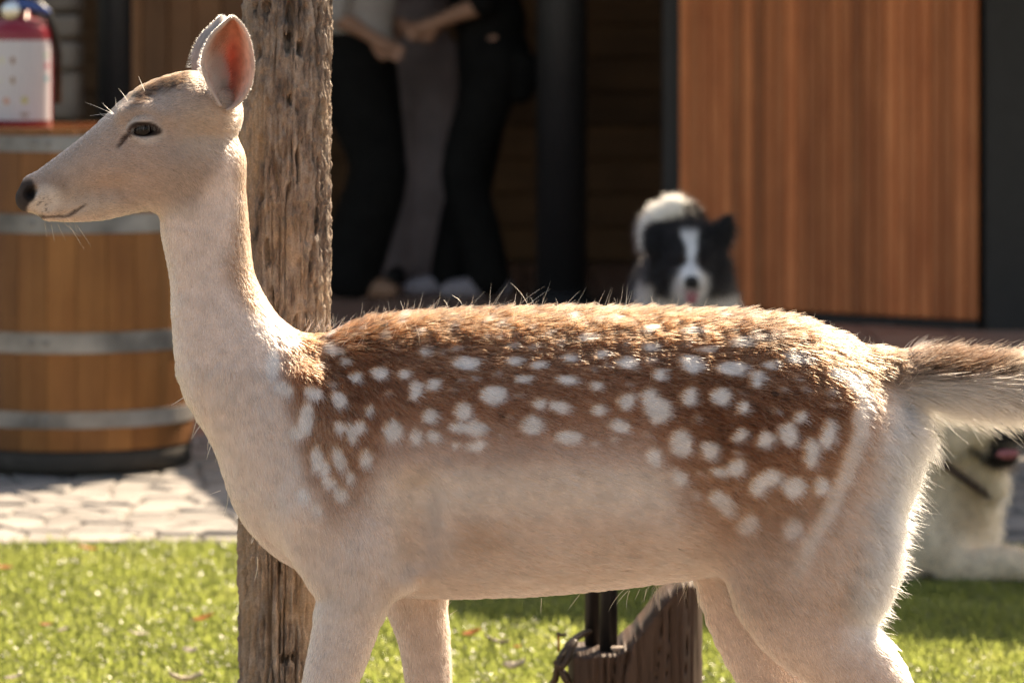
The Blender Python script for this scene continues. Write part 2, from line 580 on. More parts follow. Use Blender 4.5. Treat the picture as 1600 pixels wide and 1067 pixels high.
def grass():
    # blades: root, bend, tip; dense where the lens looks
    def patch(n, x0, x1, d0, d1, hmul):
        x = rng.uniform(x0, x1, n); d = rng.uniform(d0, d1, n)
        keep = d < EDGE - 0.05 + 0.13 * fbm(x * 4, 0.5, 0.5, 3) + rng.normal(0, 0.04, n)
        keep &= rng.random(n) < 0.55 + 0.9 * sm(-0.35, 0.15, fbm(x * 1.6, d * 1.6, 4.2, 3))
        return x[keep], d[keep], np.full(keep.sum(), hmul)
    parts = [patch(250000, -1.75, 1.75, 6.7, 9.25, 0.8), patch(22000, -2.6, 2.6, 6.3, 6.7, 1.0), patch(30000, -4.0, 4.0, 6.7, 9.25, 1.0)]
    x, d, hm = [np.concatenate(q) for q in zip(*parts)]
    n = len(x)
    tuft = noise(x * 9, d * 9, 3.1) * 0.5 + noise(x * 2.2, d * 2.2, 8.1) * 0.5
    L = (0.022 + 0.022 * rng.random(n) + 0.014 * tuft) * hm
    L = np.clip(L, 0.012, 0.07)
    wd = 0.0009 + 0.0013 * rng.random(n)
    clover = rng.random(n) < 0.12
    L[clover] *= 0.75; wd[clover] = 0.004 + 0.003 * rng.random(clover.sum())
    a = rng.uniform(0, 2 * np.pi, n)
    lean = rng.uniform(0.25, 1.25, n)
    lean[clover] = rng.uniform(1.0, 1.5, clover.sum())
    dx, dy = np.cos(a), np.sin(a)
    sx, sy = -dy, dx
    tw = rng.uniform(-0.6, 0.6, n)
    root = np.stack([x, d - CAM_D, np.full(n, -0.008)], 1)
    side = np.stack([sx * np.cos(tw), sy * np.cos(tw), np.sin(tw)], 1) * wd[:, None]
    def at(s, ang):
        return root + np.stack([dx * np.sin(ang) * L * s, dy * np.sin(ang) * L * s, np.cos(ang) * L * s], 1)
    p1 = at(0.55, lean * 0.45); p2 = at(1.0, lean * 0.85)
    V = np.stack([root - side * 0.8, root + side * 0.8, p1 + side, p1 - side, p2 + side * 0.15, p2 - side * 0.15], 1).reshape(-1, 3)
    b = np.arange(n)[:, None] * 6
    F = np.concatenate([b + [0, 1, 2, 3], b + [3, 2, 4, 5]])
    g = obj('grass', mesh_np('grass', V, F, False), M['grass'])
    tag(g, 'short sunlit yellow green grass of the lawn', 'grass', kind='stuff')
grass()
# ------------------------------------------------------------------ veranda: floor, walls, posts, roof
FZ = 0.166                           # height of the veranda floor

def prism(name, poly, z0, z1, mat, parent=None):
    n = len(poly)
    v = [(p[0], p[1] - CAM_D, z0) for p in poly] + [(p[0], p[1] - CAM_D, z1) for p in poly]
    f = [tuple(range(n - 1, -1, -1)), tuple(range(n, 2 * n))] + [(i, (i + 1) % n, n + (i + 1) % n, n + i) for i in range(n)]
    return obj(name, mesh_np(name, v, f, False), mat, parent)

plat = tag(prism('veranda_floor', [(-9, 11.66), (9, 11.66), (9, 22), (-9, 22)], -0.01, FZ - 0.012, M['soil']), kind='structure')
tile = box_me('floor_tile', 0.292, 0.292, 0.03, 0.005)
tile.materials.append(M['terracotta'])
for j in range(20):
    for i in range(14):
        x = -1.6 + i * 0.3; y = 11.83 + j * 0.3 - CAM_D
        if j > 8 and (i < 2 or i > 9): continue
        o = obj('floor_tile', tile, None, plat, (x, y, FZ - 0.015 + random.uniform(-0.0015, 0.0015)))
brick = box_me('step_brick', 0.2, 0.1, 0.16, 0.008)
brick.materials.append(M['terracotta'])
for i in range(22):
    obj('step_brick', brick, None, plat, (-2.2 + i * 0.21, 11.60 - CAM_D, 0.075 + random.uniform(-0.003, 0.003)))

roof = tag(prism('veranda_roof', [(-9, 13.2), (9, 13.2), (9, 22), (-9, 22)], 2.7, 2.82, M['roof']),
           'timber veranda roof over the people', 'roof')
tag(prism('shade_panel', [(-0.1, 13.18), (0.354, 12.45), (0.574, 11.53), (1.194, 9.70), (2.194, 9.36), (3.2, 9.05), (3.2, 12.6), (1.0, 12.6), (0.9, 13.18)], 2.2, 2.23, M['roof']), 'unseen flat panel added above the paving to cast the shade behind the deer', 'shade_panel')  # added out of view, its outline shaped to throw the shade edge on the ground
# warm vertical board wall on the right, its right end nearer
def board_wall(name, label, a, b, z0, z1, wd, mat, th=0.03, group=None, gap=0.003):
    A, B = Vector((a[0], a[1] - CAM_D, 0)), Vector((b[0], b[1] - CAM_D, 0))
    L = (B - A).length
    root = empty(name, label, 'wall', A, math.atan2(B.y - A.y, B.x - A.x), group)
    n = max(1, round(L / wd))
    w = L / n
    for i in range(n):
        me = box_me('board', w - gap, th, z1 - z0, 0.006)
        o = obj('board', me, mat, root, (w * (i + 0.5), random.uniform(-0.003, 0.003), (z0 + z1) / 2))
    bk = box_me('backing', L - 0.02, 0.02, z1 - z0 - 0.02, 0)
    obj('backing', bk, M['black'], root, (L / 2, th / 2 + 0.018, (z0 + z1) / 2))
    return root

bw = board_wall('board_wall', 'warm orange brown wall of upright boards behind the deer', (0.628, 14.35), (1.652, 13.6), FZ + 0.035, 2.7, 0.047, M['panel'])
o = obj('gap_strip', box_me('gap_strip', 1.28, 0.04, 0.03, 0.003), M['black'], bw, (0.635, 0.004, FZ + 0.017))  # black strip put in for the dark gap under the boards
tag(obj('door_frame', box_me('door_frame', 0.17, 0.1, 2.56, 0.008), M['black'], None, (1.652 + 0.105, 13.6 - CAM_D + 0.02, FZ + 1.27)),
    'black upright door frame at the right end of the orange board wall', 'frame')
tag(obj('door_leaf', box_me('door_leaf', 1.5, 0.05, 2.5, 0.008), M['black'], None, (2.62, 13.72 - CAM_D, FZ + 1.25)),
    'dark closed door beyond the black frame at the right edge', 'door')
tag(obj('corner_post', box_me('corner_post', 0.068, 0.08, 2.53, 0.006), M['column'], None, (W(1049, 0, 14.45).x, 14.42 - CAM_D, FZ + 1.266)),
    'slim grey corner post at the left end of the orange board wall', 'post')

def round_column(px0, px1, d, label):
    c = (W(px0, 0, d).x + W(px1, 0, d).x) / 2
    r = (W(px1, 0, d).x - W(px0, 0, d).x) / 2
    root = empty('round_column', label, 'column', (c, d - CAM_D, FZ), 0, 'veranda columns')
    obj('shaft', lathe_me('shaft', [(r, 0), (r, 2.53)], 40), M['column'], root)
    obj('base_plate', lathe_me('base_plate', [(r * 1.5, 0.0), (r * 1.5, 0.014), (r * 1.12, 0.02), (r * 1.1, 0.05)], 40), M['column'], root)
    for k in range(4):
        a = k * math.pi / 2 + 0.6
        obj('bolt', lathe_me('bolt', [(0.008, 0), (0.008, 0.014), (0.004, 0.016)], 6), M['black'], root, (r * 1.3 * math.cos(a), r * 1.3 * math.sin(a), 0.014))
round_column(838, 917, 15.0, 'thick dark blue grey column between the black trousers and the dog')
round_column(152, 206, 14.2, 'slim dark blue grey column above the barrel')

# planked back wall deep in the veranda
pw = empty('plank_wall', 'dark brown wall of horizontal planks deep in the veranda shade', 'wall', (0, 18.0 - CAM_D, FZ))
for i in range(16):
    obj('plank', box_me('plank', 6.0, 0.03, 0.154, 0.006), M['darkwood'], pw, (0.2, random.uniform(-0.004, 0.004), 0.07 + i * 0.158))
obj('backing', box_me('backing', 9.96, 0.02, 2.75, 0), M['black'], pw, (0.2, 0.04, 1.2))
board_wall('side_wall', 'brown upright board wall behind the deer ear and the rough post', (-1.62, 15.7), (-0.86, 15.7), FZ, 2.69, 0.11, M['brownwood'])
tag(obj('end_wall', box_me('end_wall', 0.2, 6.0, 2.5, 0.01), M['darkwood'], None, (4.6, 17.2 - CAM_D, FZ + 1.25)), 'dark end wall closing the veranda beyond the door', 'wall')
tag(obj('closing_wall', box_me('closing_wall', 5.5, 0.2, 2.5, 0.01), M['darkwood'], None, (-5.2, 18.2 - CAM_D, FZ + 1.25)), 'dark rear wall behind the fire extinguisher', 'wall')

# rubble pier left of the slim column
def pier():
    d = 13.9
    x0, x1 = W(60, 0, d).x, W(128, 0, d).x
    root = empty('stone_pier', 'rough grey brown rubble stone pier beside the fire extinguisher', 'pier', ((x0 + x1) / 2, d - CAM_D, FZ))
    z = 0
    while z < 2.5:
        h = min(random.uniform(0.09, 0.2), 2.53 - z)
        if h < 0.03: break
        w = x1 - x0
        for c_, ww in (((-0.25, 0.5), (0.25, 0.5)) if random.random() < 0.5 else ((0, 1.0),)):
            me = box_me('stone', w * ww - 0.006, 0.2, h - 0.008, 0.015, 0.006)
            obj('stone', me, M['rubble'], root, (c_ * w, random.uniform(-0.012, 0.012), z + h / 2))
        z += h
pier()

# ------------------------------------------------------------------ barrel and extinguisher
M['standwood'] = m_wood('stand_wood', (0.03, 0.026, 0.023), (0.06, 0.053, 0.048), (0.10, 0.09, 0.08), 0, 0.95, 8, 0.1, 0.05)  # very dark tone stands in for the shade at the barrel foot
BX, BD = W(118, 0, 10.75).x, 10.75
def barrel():
    root = empty('barrel', 'upright oak barrel with steel hoops on the paving', 'barrel', (BX, BD - CAM_D, 0.016))
    H = 0.94
    def rad(z):
        t = (z / H - 0.47) / 0.53
        return 0.342 - 0.028 * t * t
    n = 26
    zs = np.linspace(0.062, H, 13)
    for i in range(n):
        jit = random.uniform(-0.06, 0.06)
        a0 = 2 * math.pi * (i + 0.012) / n; a1 = 2 * math.pi * (i + 0.988) / n
        v, f = [], []
        for z in zs:
            r = rad(z) + random.uniform(-0.0004, 0.0004)
            for rr, aa in ((r, a0), (r * 1.003, (a0 + a1) / 2), (r, a1), (r - 0.028, a1), (r - 0.028, a0)):
                v.append((rr * math.cos(aa), rr * math.sin(aa), z))
        for j in range(len(zs) - 1):
            for k in range(5):
                f.append((j * 5 + k, j * 5 + (k + 1) % 5, (j + 1) * 5 + (k + 1) % 5, (j + 1) * 5 + k))
        f.append((4, 3, 2, 1, 0)); f.append(tuple((len(zs) - 1) * 5 + k for k in range(5)))
        obj('stave', mesh_np('stave', v, f, False), M['barrel'], root)
    obj('barrel_head', lathe_me('barrel_head', [(0.262, H - 0.045), (0.262, H - 0.02)], 40), M['barrel'], root)
    def hoop(z0, z1):
        e = 0.0035
        pr = [(rad(z0) - 0.004, z0), (rad(z0) + e, z0), (rad((z0 + z1) / 2) + e, (z0 + z1) / 2), (rad(z1) + e, z1), (rad(z1) - 0.004, z1)]
        hm = lathe_me('hoop', pr, 72, False); hm.polygons.foreach_set('use_smooth', np.zeros(len(hm.polygons), bool))
        ho = obj('hoop', hm, M['hoop'], root)
        for a in (R(-104), R(-97)):
            rv = obj('rivet', lathe_me('rivet', [(0.009, 0), (0.008, 0.003), (0.004, 0.005)], 10), M['hoop'], ho, ((rad((z0 + z1) / 2) + e) * math.cos(a), (rad((z0 + z1) / 2) + e) * math.sin(a), (z0 + z1) / 2))
            rv.rotation_euler = (R(90), 0, a + R(90))
    S_ = FPX / (BD - 0.33)
    for y0, y1 in ((213, 238), (335, 365), (520, 552), (644, 670)):
        za, zb = CAM_H - (y1 - HOR) / S_, CAM_H - (y0 - HOR) / S_
        hoop(max(za - 0.016, 0.004), min(zb - 0.016, H - 0.004))
barrel()
tag(obj('barrel_stand', lathe_me('barrel_stand', [(0.30, 0), (0.322, 0.004), (0.325, 0.05), (0.318, 0.058), (0.30, 0.061)], 56), M['standwood'], None, (BX, BD - CAM_D, 0.016)), 'low round stand coloured dark for the shade under the oak barrel', 'stand')

def extinguisher():
    top = 0.016 + 0.94 - 0.018
    x = W(33, 0, 10.72).x
    root = empty('fire_extinguisher', 'red fire extinguisher with white label standing on the barrel', 'extinguisher', (x, 10.70 - CAM_D, top))
    r = 0.088
    obj('cylinder', lathe_me('cylinder', [(r * 0.93, 0), (r, 0.012), (r, 0.275), (r * 0.96, 0.292), (r * 0.78, 0.308), (r * 0.45, 0.318), (r * 0.28, 0.322), (r * 0.28, 0.34)], 48), M['red'], root)
    v, f = [], []
    n = 24
    for j in range(2):
        for i in range(n + 1):
            a = R(-168) + R(156) * i / n
            v.append(((r + 0.0012) * math.cos(a), (r + 0.0012) * math.sin(a), 0.034 + j * 0.222))
    f = [(i, i + 1, n + 2 + i, n + 1 + i) for i in range(n)]
    lb = obj('label_sheet', mesh_np('label_sheet', v, f), M['label'], root)
    prints = [((-96, 0.20, 0.012, 0.022), (0.30, 0.17, 0.12)), ((-96, 0.145, 0.012, 0.022), (0.32, 0.2, 0.13)), ((-117, 0.20, 0.016, 0.02), (0.62, 0.6, 0.45)),
              ((-108, 0.088, 0.018, 0.018), (0.62, 0.28, 0.18)), ((-75, 0.09, 0.018, 0.02), (0.52, 0.48, 0.16)), ((-75, 0.05, 0.026, 0.012), (0.35, 0.27, 0.22)),
              ((-28, 0.185, 0.02, 0.016), (0.5, 0.15, 0.2)), ((-28, 0.15, 0.02, 0.016), (0.15, 0.42, 0.5)), ((-30, 0.215, 0.02, 0.012), (0.35, 0.5, 0.4)), ((-120, 0.145, 0.016, 0.012), (0.6, 0.6, 0.55))]
    for (a, z, w, h), c in prints:
        v, f = [], []
        for i in range(9):
            t = 2 * math.pi * i / 9
            aa = R(a) + (w * 0.5 * math.cos(t)) / r
            v.append(((r + 0.002) * math.cos(aa), (r + 0.002) * math.sin(aa), z + h * 0.5 * math.sin(t)))
        obj('printed_mark', mesh_np('printed_mark', v, [tuple(range(9))], False), m_plain('print_ink', c, 0.5, 0.05, 10, 0, 0), lb)
    obj('valve', lathe_me('valve', [(0.022, 0.34), (0.026, 0.345), (0.026, 0.38), (0.016, 0.387), (0.016, 0.41)], 20), M['black'], root)
    g = obj('gauge', lathe_me('gauge', [(0.0, 0.0), (0.024, 0.0), (0.026, 0.004), (0.026, 0.016), (0.022, 0.018), (0.0, 0.018)], 24, False), M['chrome'], root, (-0.02, -0.03, 0.338))
    g.rotation_euler = (R(90), 0, 0)
    obj('hose', tube_me('hose', [(0.02, -0.005, 0.365), (0.05, -0.012, 0.358), (0.078, -0.015, 0.335), (0.094, 0.0, 0.28), (0.1, 0.045, 0.22), (0.098, 0.05, 0.08)], 0.011), M['black'], root)
    obj('safety_band', tube_me('safety_band', [(-0.02, -0.028, 0.355), (0.02, -0.035, 0.354), (0.06, -0.034, 0.344), (0.08, -0.02, 0.332)], [0.012, 0.014, 0.014, 0.01]), M['blue'], root)
    for z, tlt in ((0.408, 0.10), (0.43, 0.32)):
        h = obj('lever', box_me('lever', 0.13, 0.024, 0.01, 0.003), M['black'], root, (0.045, 0, z))
        h.rotation_euler = (0, -tlt, 0)
extinguisher()

# ------------------------------------------------------------------ rough post and cut stump near the deer
t = NT('rough_bark')
vv = t.coord((1, 1, 0.16))
n1 = t.noise(t.coord((1, 1, 0.3)), 55, 8, 0.7)
n2 = t.noise(t.coord((1, 1, 0.5)), 11, 4)
n3 = t.noise(t.coord(), 420, 3, 0.7)
col = t.ramp(n1, [(0.34, (0.026, 0.016, 0.011)), (0.45, (0.18, 0.125, 0.09)), (0.57, (0.31, 0.24, 0.185)), (0.74, (0.50, 0.41, 0.33))])
col = t.mix(t.ramp(n2, [(0.52, (0, 0, 0)), (0.66, (0.75,) * 3)]), col, (0.42, 0.29, 0.18))
col = t.mix(t.ramp(n2, [(0.30, (0.7,) * 3), (0.42, (0, 0, 0))]), col, (0.25, 0.215, 0.19))
col = t.mix(0.55, col, t.ramp(n3, [(0.35, (0.45,) * 3), (0.65, (1.35,) * 3)]), 'MULTIPLY')
t.l(col, t.b.inputs['Base Color'])
t.b.inputs['Roughness'].default_value = 0.62
t.b.inputs['Specular IOR Level'].default_value = 0.6
t.bump(t.mix(0.5, t.ramp(n1, [(0, (0,) * 3), (1, (1,) * 3)]), t.ramp(n3, [(0, (0,) * 3), (1, (1,) * 3)])), 0.8, 0.004)
M['bark'] = t.m

def rough_post():
    d = 5.36
    x0 = W(446, 0, d).x
    nt, nz = 260, 640
    th = np.linspace(0, 2 * np.pi, nt, endpoint=False)[None, :]
    z = np.linspace(-0.02, 2.2, nz)[:, None]
    r = 0.0635 + 0.004 * noise(np.cos(th) * 1.2, np.sin(th) * 1.2, z * 2.2) - 0.002 * (z - 0.8)
    cx, cy = np.cos(th), np.sin(th)
    wx = 0.25 * noise(cx * 3, cy * 3, z * 9) + 0.1 * noise(cx * 7, cy * 7, z * 25)
    u = th + 0
    ridge = np.abs(noise(cx * 7.5 + wx, cy * 7.5 + wx, z * 5.5))
    gate = sm(-0.3, 0.3, noise(cx * 1.5 + 4, cy * 1.5, z * 3.1))
    r = r - 0.013 * gate * (1 - sm(0.0, 0.12, ridge))
    ridge2 = np.abs(noise(cx * 16 + wx * 2, cy * 16, z * 14 + 9))
    r = r - 0.0042 * (1 - sm(0.0, 0.22, ridge2)) + 0.003 * fbm(cx * 22, cy * 22, z * 60, 3) + 0.0042 * fbm(cx * 8 + wx, cy * 8, z * 95 + wx * 4, 3) + 0.0030 * fbm(cx * 55, cy * 55, z * 300, 2)
    # worm holes and splits seen on the side of the lens
    pits = [(457, 30, 7, 34), (453, 68, 8, 16), (417, 17, 7, 14), (400, 13, 4, 11), (407, 84, 4, 11), (472, 76, 5, 11), (422, 391, 5, 22), (496, 342, 4, 26), (487, 412, 4, 22),
            (456, 155, 4, 9), (452, 1020, 7, 8), (463, 1016, 3, 7), (412, 310, 3, 8), (468, 250, 3, 30), (430, 460, 3, 12), (505, 280, 3, 12), (388, 900, 4, 25), (440, 880, 3, 10), (500, 30, 4, 20)]
    ang = np.arctan2(cy, cx)
    for (px, py, a, b) in pits:
        s = np.clip((px - 446) / 71.0, -0.97, 0.97)
        ta = -math.acos(s)
        zz = W(px, py, d).z
        da = (ang - ta) * 71.0 * 1.0
        q = (da / a) ** 2 + ((z - zz) * FPX / d / b) ** 2 + 0.9 * noise(cx * 24, cy * 24, z * 60) + 0.5 * noise(cx * 70, cy * 70, z * 160)
        r = r - 0.020 * (1 - sm(0.5, 1.25, q))
    lean = 0.0035 * (z - 0.8)
    v = np.stack([x0 + r * cx + lean, (d - CAM_D) + r * cy, z + 0 * th], 2).reshape(-1, 3)
    i = np.arange(nt); j = np.arange(nz - 1)[:, None]
    f = np.stack([j * nt + i, j * nt + (i + 1) % nt, (j + 1) * nt + (i + 1) % nt, (j + 1) * nt + i], 2).reshape(-1, 4)
    o = obj('wooden_post', mesh_np('wooden_post', v, f), M['bark'])
    tag(o, 'rough weathered wooden post with splits standing behind the deer neck', 'post')
rough_post()

def stump():
    d = 6.1
    root = empty('cut_stump', 'dark notched wooden stump under the deer belly', 'stump', W(990, HOR, d).to_tuple()[:2] + (0,))
    o0 = Vector(root.location)
    # low sawn seat on the left, tall splintered wedge on the right: a closed tube of columns
    px = np.concatenate([np.linspace(888, 962, 34), np.linspace(964, 1096, 60)])
    tp = np.interp(px, [888, 893, 900, 930, 960, 966, 980, 1006, 1032, 1054, 1070, 1084, 1092, 1096], [1040, 1018, 1014, 1012, 1011, 1008, 998, 968, 934, 912, 901, 906, 925, 955])
    xs = (px - 800) * d / FPX - o0.x
    zt = CAM_H - (tp - HOR) * d / FPX
    zt = zt + .003 * noise(px * .12, 1.5, 2.5) + .0012 * noise(px * .5, 4.5, 2.5)
    nz = 70
    V = []
    s = np.linspace(-1, 1, len(px))
    prof = (1 - np.abs(s) ** 3.2) ** .5
    for k in range(nz):
        z = -.02 + (zt + .02) * (k / (nz - 1)) ** .9
        yf = -.035 - .062 * prof
        u = px * .9
        crack = np.abs(noise(u * .085 + .8 * noise(z * 7, 1.1, u * .01), 3.3, z * 1.3))
        g = .006 * noise(u * .05, 2.2, z * 5) + .003 * noise(u * .35, 7.7, z * 9) - .014 * (1 - sm(0, .07, crack)) - .004 * (1 - sm(0, .2, np.abs(noise(u * .3, 9.1, z * 3))))
        V.append(np.stack([xs, yf - g, z], 1))
        yb = .035 + .062 * prof + .006 * noise(u * .1, 8.2, z * 5)
        V.append(np.stack([xs, yb, z], 1)[::-1])
    m = 2 * len(px)
    V = np.concatenate([np.concatenate([V[2 * k], V[2 * k + 1]]) for k in range(nz)])
    i = np.arange(m); k = np.arange(nz - 1)[:, None]
    F = np.stack([k * m + i, k * m + (i + 1) % m, (k + 1) * m + (i + 1) % m, (k + 1) * m + i], 2).reshape(-1, 4)
    b = (nz - 1) * m
    n_ = len(px)
    c = np.arange(n_ - 1)
    F = np.concatenate([F, np.stack([b + c, b + c + 1, b + m - 2 - c, b + m - 1 - c], 1)])
    obj('stump_wood', mesh_np('stump_wood', V, F, False), M['stumpwood'], root)
    pole = empty('black_bracket', 'black metal double tube standing in the stump notch', 'bracket', (W(942, 0, d).x, d - CAM_D, W(0, 1012, d).z))
    for a, off, zb, ln, rr in ((-0.016, 0.03, -0.0, 0.33, 0.0125), (0.008, -0.03, -0.012, 0.33, 0.0145)):
        obj('tube', lathe_me('tube', [(rr, zb), (rr, 0.11), (rr * 1.12, 0.111), (rr * 1.12, ln), (rr * 0.9, ln + 0.004)], 20), M['black'], pole, (a, off, 0))
    obj('cross_bar', box_me('cross_bar', 0.06, 0.05, 0.02, 0.003), M['black'], pole, (-0.004, 0, 0.32))
    ch = obj('wood_chip', box_me('wood_chip', 0.022, 0.014, 0.009, 0.002, 0.003), M['bark'], root, W(965, 1013, d - 0.05) - o0)
    # a twisted dry vine left of the stump
    vp = [W(922, 985, d + 0.02), W(905, 993, d), W(890, 1005, d - 0.03), W(880, 1020, d - 0.05), W(872, 1035, d - 0.06), W(868, 1060, d - 0.05), W(858, 1090, d - 0.03), W(850, 1240, d)]
    vp[-1].z = 0.0
    vine = tag(obj('dry_vine', tube_me('dry_vine', catmull([tuple(p) for p in vp], 4), 0.0055, 8), M['leaf_dark']), 'dark dry vine curling down beside the notched stump', 'vine')
    vp2 = [W(868, 1032, d - 0.06), W(876, 1042, d - 0.065), W(886, 1030, d - 0.06), W(893, 1012, d - 0.05), W(899, 1002, d - 0.04)]
    obj('branch', tube_me('branch', catmull([tuple(p) for p in vp2], 4), 0.0055, 8), M['leaf_dark'], vine)
    vp3 = [W(874, 1040, d - 0.06), W(882, 1055, d - 0.06), W(890, 1075, d - 0.06), W(892, 1110, d - 0.07)]
    obj('branch', tube_me('branch', catmull([tuple(p) for p in vp3], 4), [0.004 + 0.0035 * math.sin(i / 3) ** 2 for i in range(13)], 8), M['leaf_dark'], vine)
    vp4 = [W(873, 1018, d - 0.04), W(873, 1000, d - 0.04), W(872, 988, d - 0.04)]
    obj('stalk', tube_me('stalk', vp4, 0.0017, 6), M['leaf_orange'], vine)
    vp5 = [W(871, 989, d - 0.04), W(876, 992, d - 0.045), W(884, 991, d - 0.04)]
    obj('stalk', tube_me('stalk', vp5, 0.0026, 6), M['leaf_dark'], vine)
M['stumpwood'] = m_wood('stump_wood', (0.02, 0.010, 0.006), (0.05, 0.026, 0.016), (0.09, 0.052, 0.034), 2, 0.7, 10, 0.0)
stump()

# ------------------------------------------------------------------ fallen leaves on the lawn
def leaf(px, py, L, wd, rz, curl, mat, label, tilt=0.25):
    L, wd = L * 0.72, wd * 0.72
    d = (CAM_H - 0.03) * FPX / (py - HOR)
    p = W(px, py, d)
    n, m = 9, 5
    v, f = [], []
    for i in range(n):
        t = i / (n - 1)
        w = wd * math.sin(math.pi * min(1, t * 0.96 + 0.04)) ** 0.8 * (1 + 0.2 * math.sin(t * 19)) + 0.0006
        for j in range(m):
            s = j / (m - 1) * 2 - 1
            v.append((L * (t - 0.5), w * s * 0.5, curl * (s * s * wd * 0.5 + (t - 0.5) ** 2 * L) + 0.0015 * math.sin(t * 23 + s * 3)))
    f = [(i * m + j, (i + 1) * m + j, (i + 1) * m + j + 1, i * m + j + 1) for i in range(n - 1) for j in range(m - 1)]
    o = obj('fallen_leaf', mesh_np('fallen_leaf', v, f), mat, None, p)
    o.rotation_euler = (random.uniform(-0.3, 0.3) + tilt, random.uniform(-0.3, 0.3), rz)
    md = o.modifiers.new('thickness', 'SOLIDIFY'); md.thickness = 0.0006
    tag(o, label, 'leaf', 'fallen leaves on the lawn')
leaf(737, 990, 0.05, 0.03, 0.2, 0.4, M['leaf_orange'], 'bright orange leaf right of the deer far foreleg')
leaf(775, 1003, 0.07, 0.028, 0.1, 0.5, M['leaf_dark'], 'dark curled leaf in front of the orange leaf')
leaf(806, 1043, 0.06, 0.035, -0.4, 0.7, M['leaf_pale'], 'pale curled leaf left of the stump')
leaf(808, 1010, 0.02, 0.014, 0.5, 0.4, M['leaf_orange'], 'tiny orange leaf beside the dark curled leaf')
leaf(318, 966, 0.06, 0.026, 0.1, 0.3, M['leaf_orange'], 'long rust red leaf left of the rough post')
leaf(72, 975, 0.035, 0.012, 0.3, 0.3, M['leaf_orange'], 'narrow rust leaf at the left beside a white one')
leaf(99, 984, 0.04, 0.022, -0.6, 0.3, M['leaf_pale'], 'white leaf beside the narrow rust leaf')
leaf(297, 1017, 0.04, 0.024, -0.3, 0.5, M['leaf_pale'], 'white leaf lying left of the rough post', 0.6)
leaf(290, 1064, 0.085, 0.03, 0.2, 0.8, M['leaf_pale'], 'large white ragged leaf at the bottom edge')
leaf(215, 990, 0.06, 0.01, 0.5, 0.5, M['leaf_pale'], 'thin bent straw coloured leaf in the lawn')
leaf(22, 1058, 0.05, 0.018, 0.1, 0.4, M['leaf_pale'], 'white leaf in the bottom left corner')
leaf(137, 857, 0.06, 0.03, 0.1, 0.3, M['leaf_orange'], 'pinkish orange leaf on the lawn edge by the paving')
leaf(6, 887, 0.05, 0.03, 0.4, 0.3, M['leaf_orange'], 'orange leaf at the far left of the lawn')
# ------------------------------------------------------------------ the fallow deer
def DP(px, py, r, w, y=0.0):
    """a station of a body chain: silhouette position and radius as seen side on, half width w, offset y from the mid plane"""
    d = CAM_D + y
    return ((px - 800) * d / FPX, y, CAM_H - (py - HOR) * d / FPX, r * d / FPX, w)

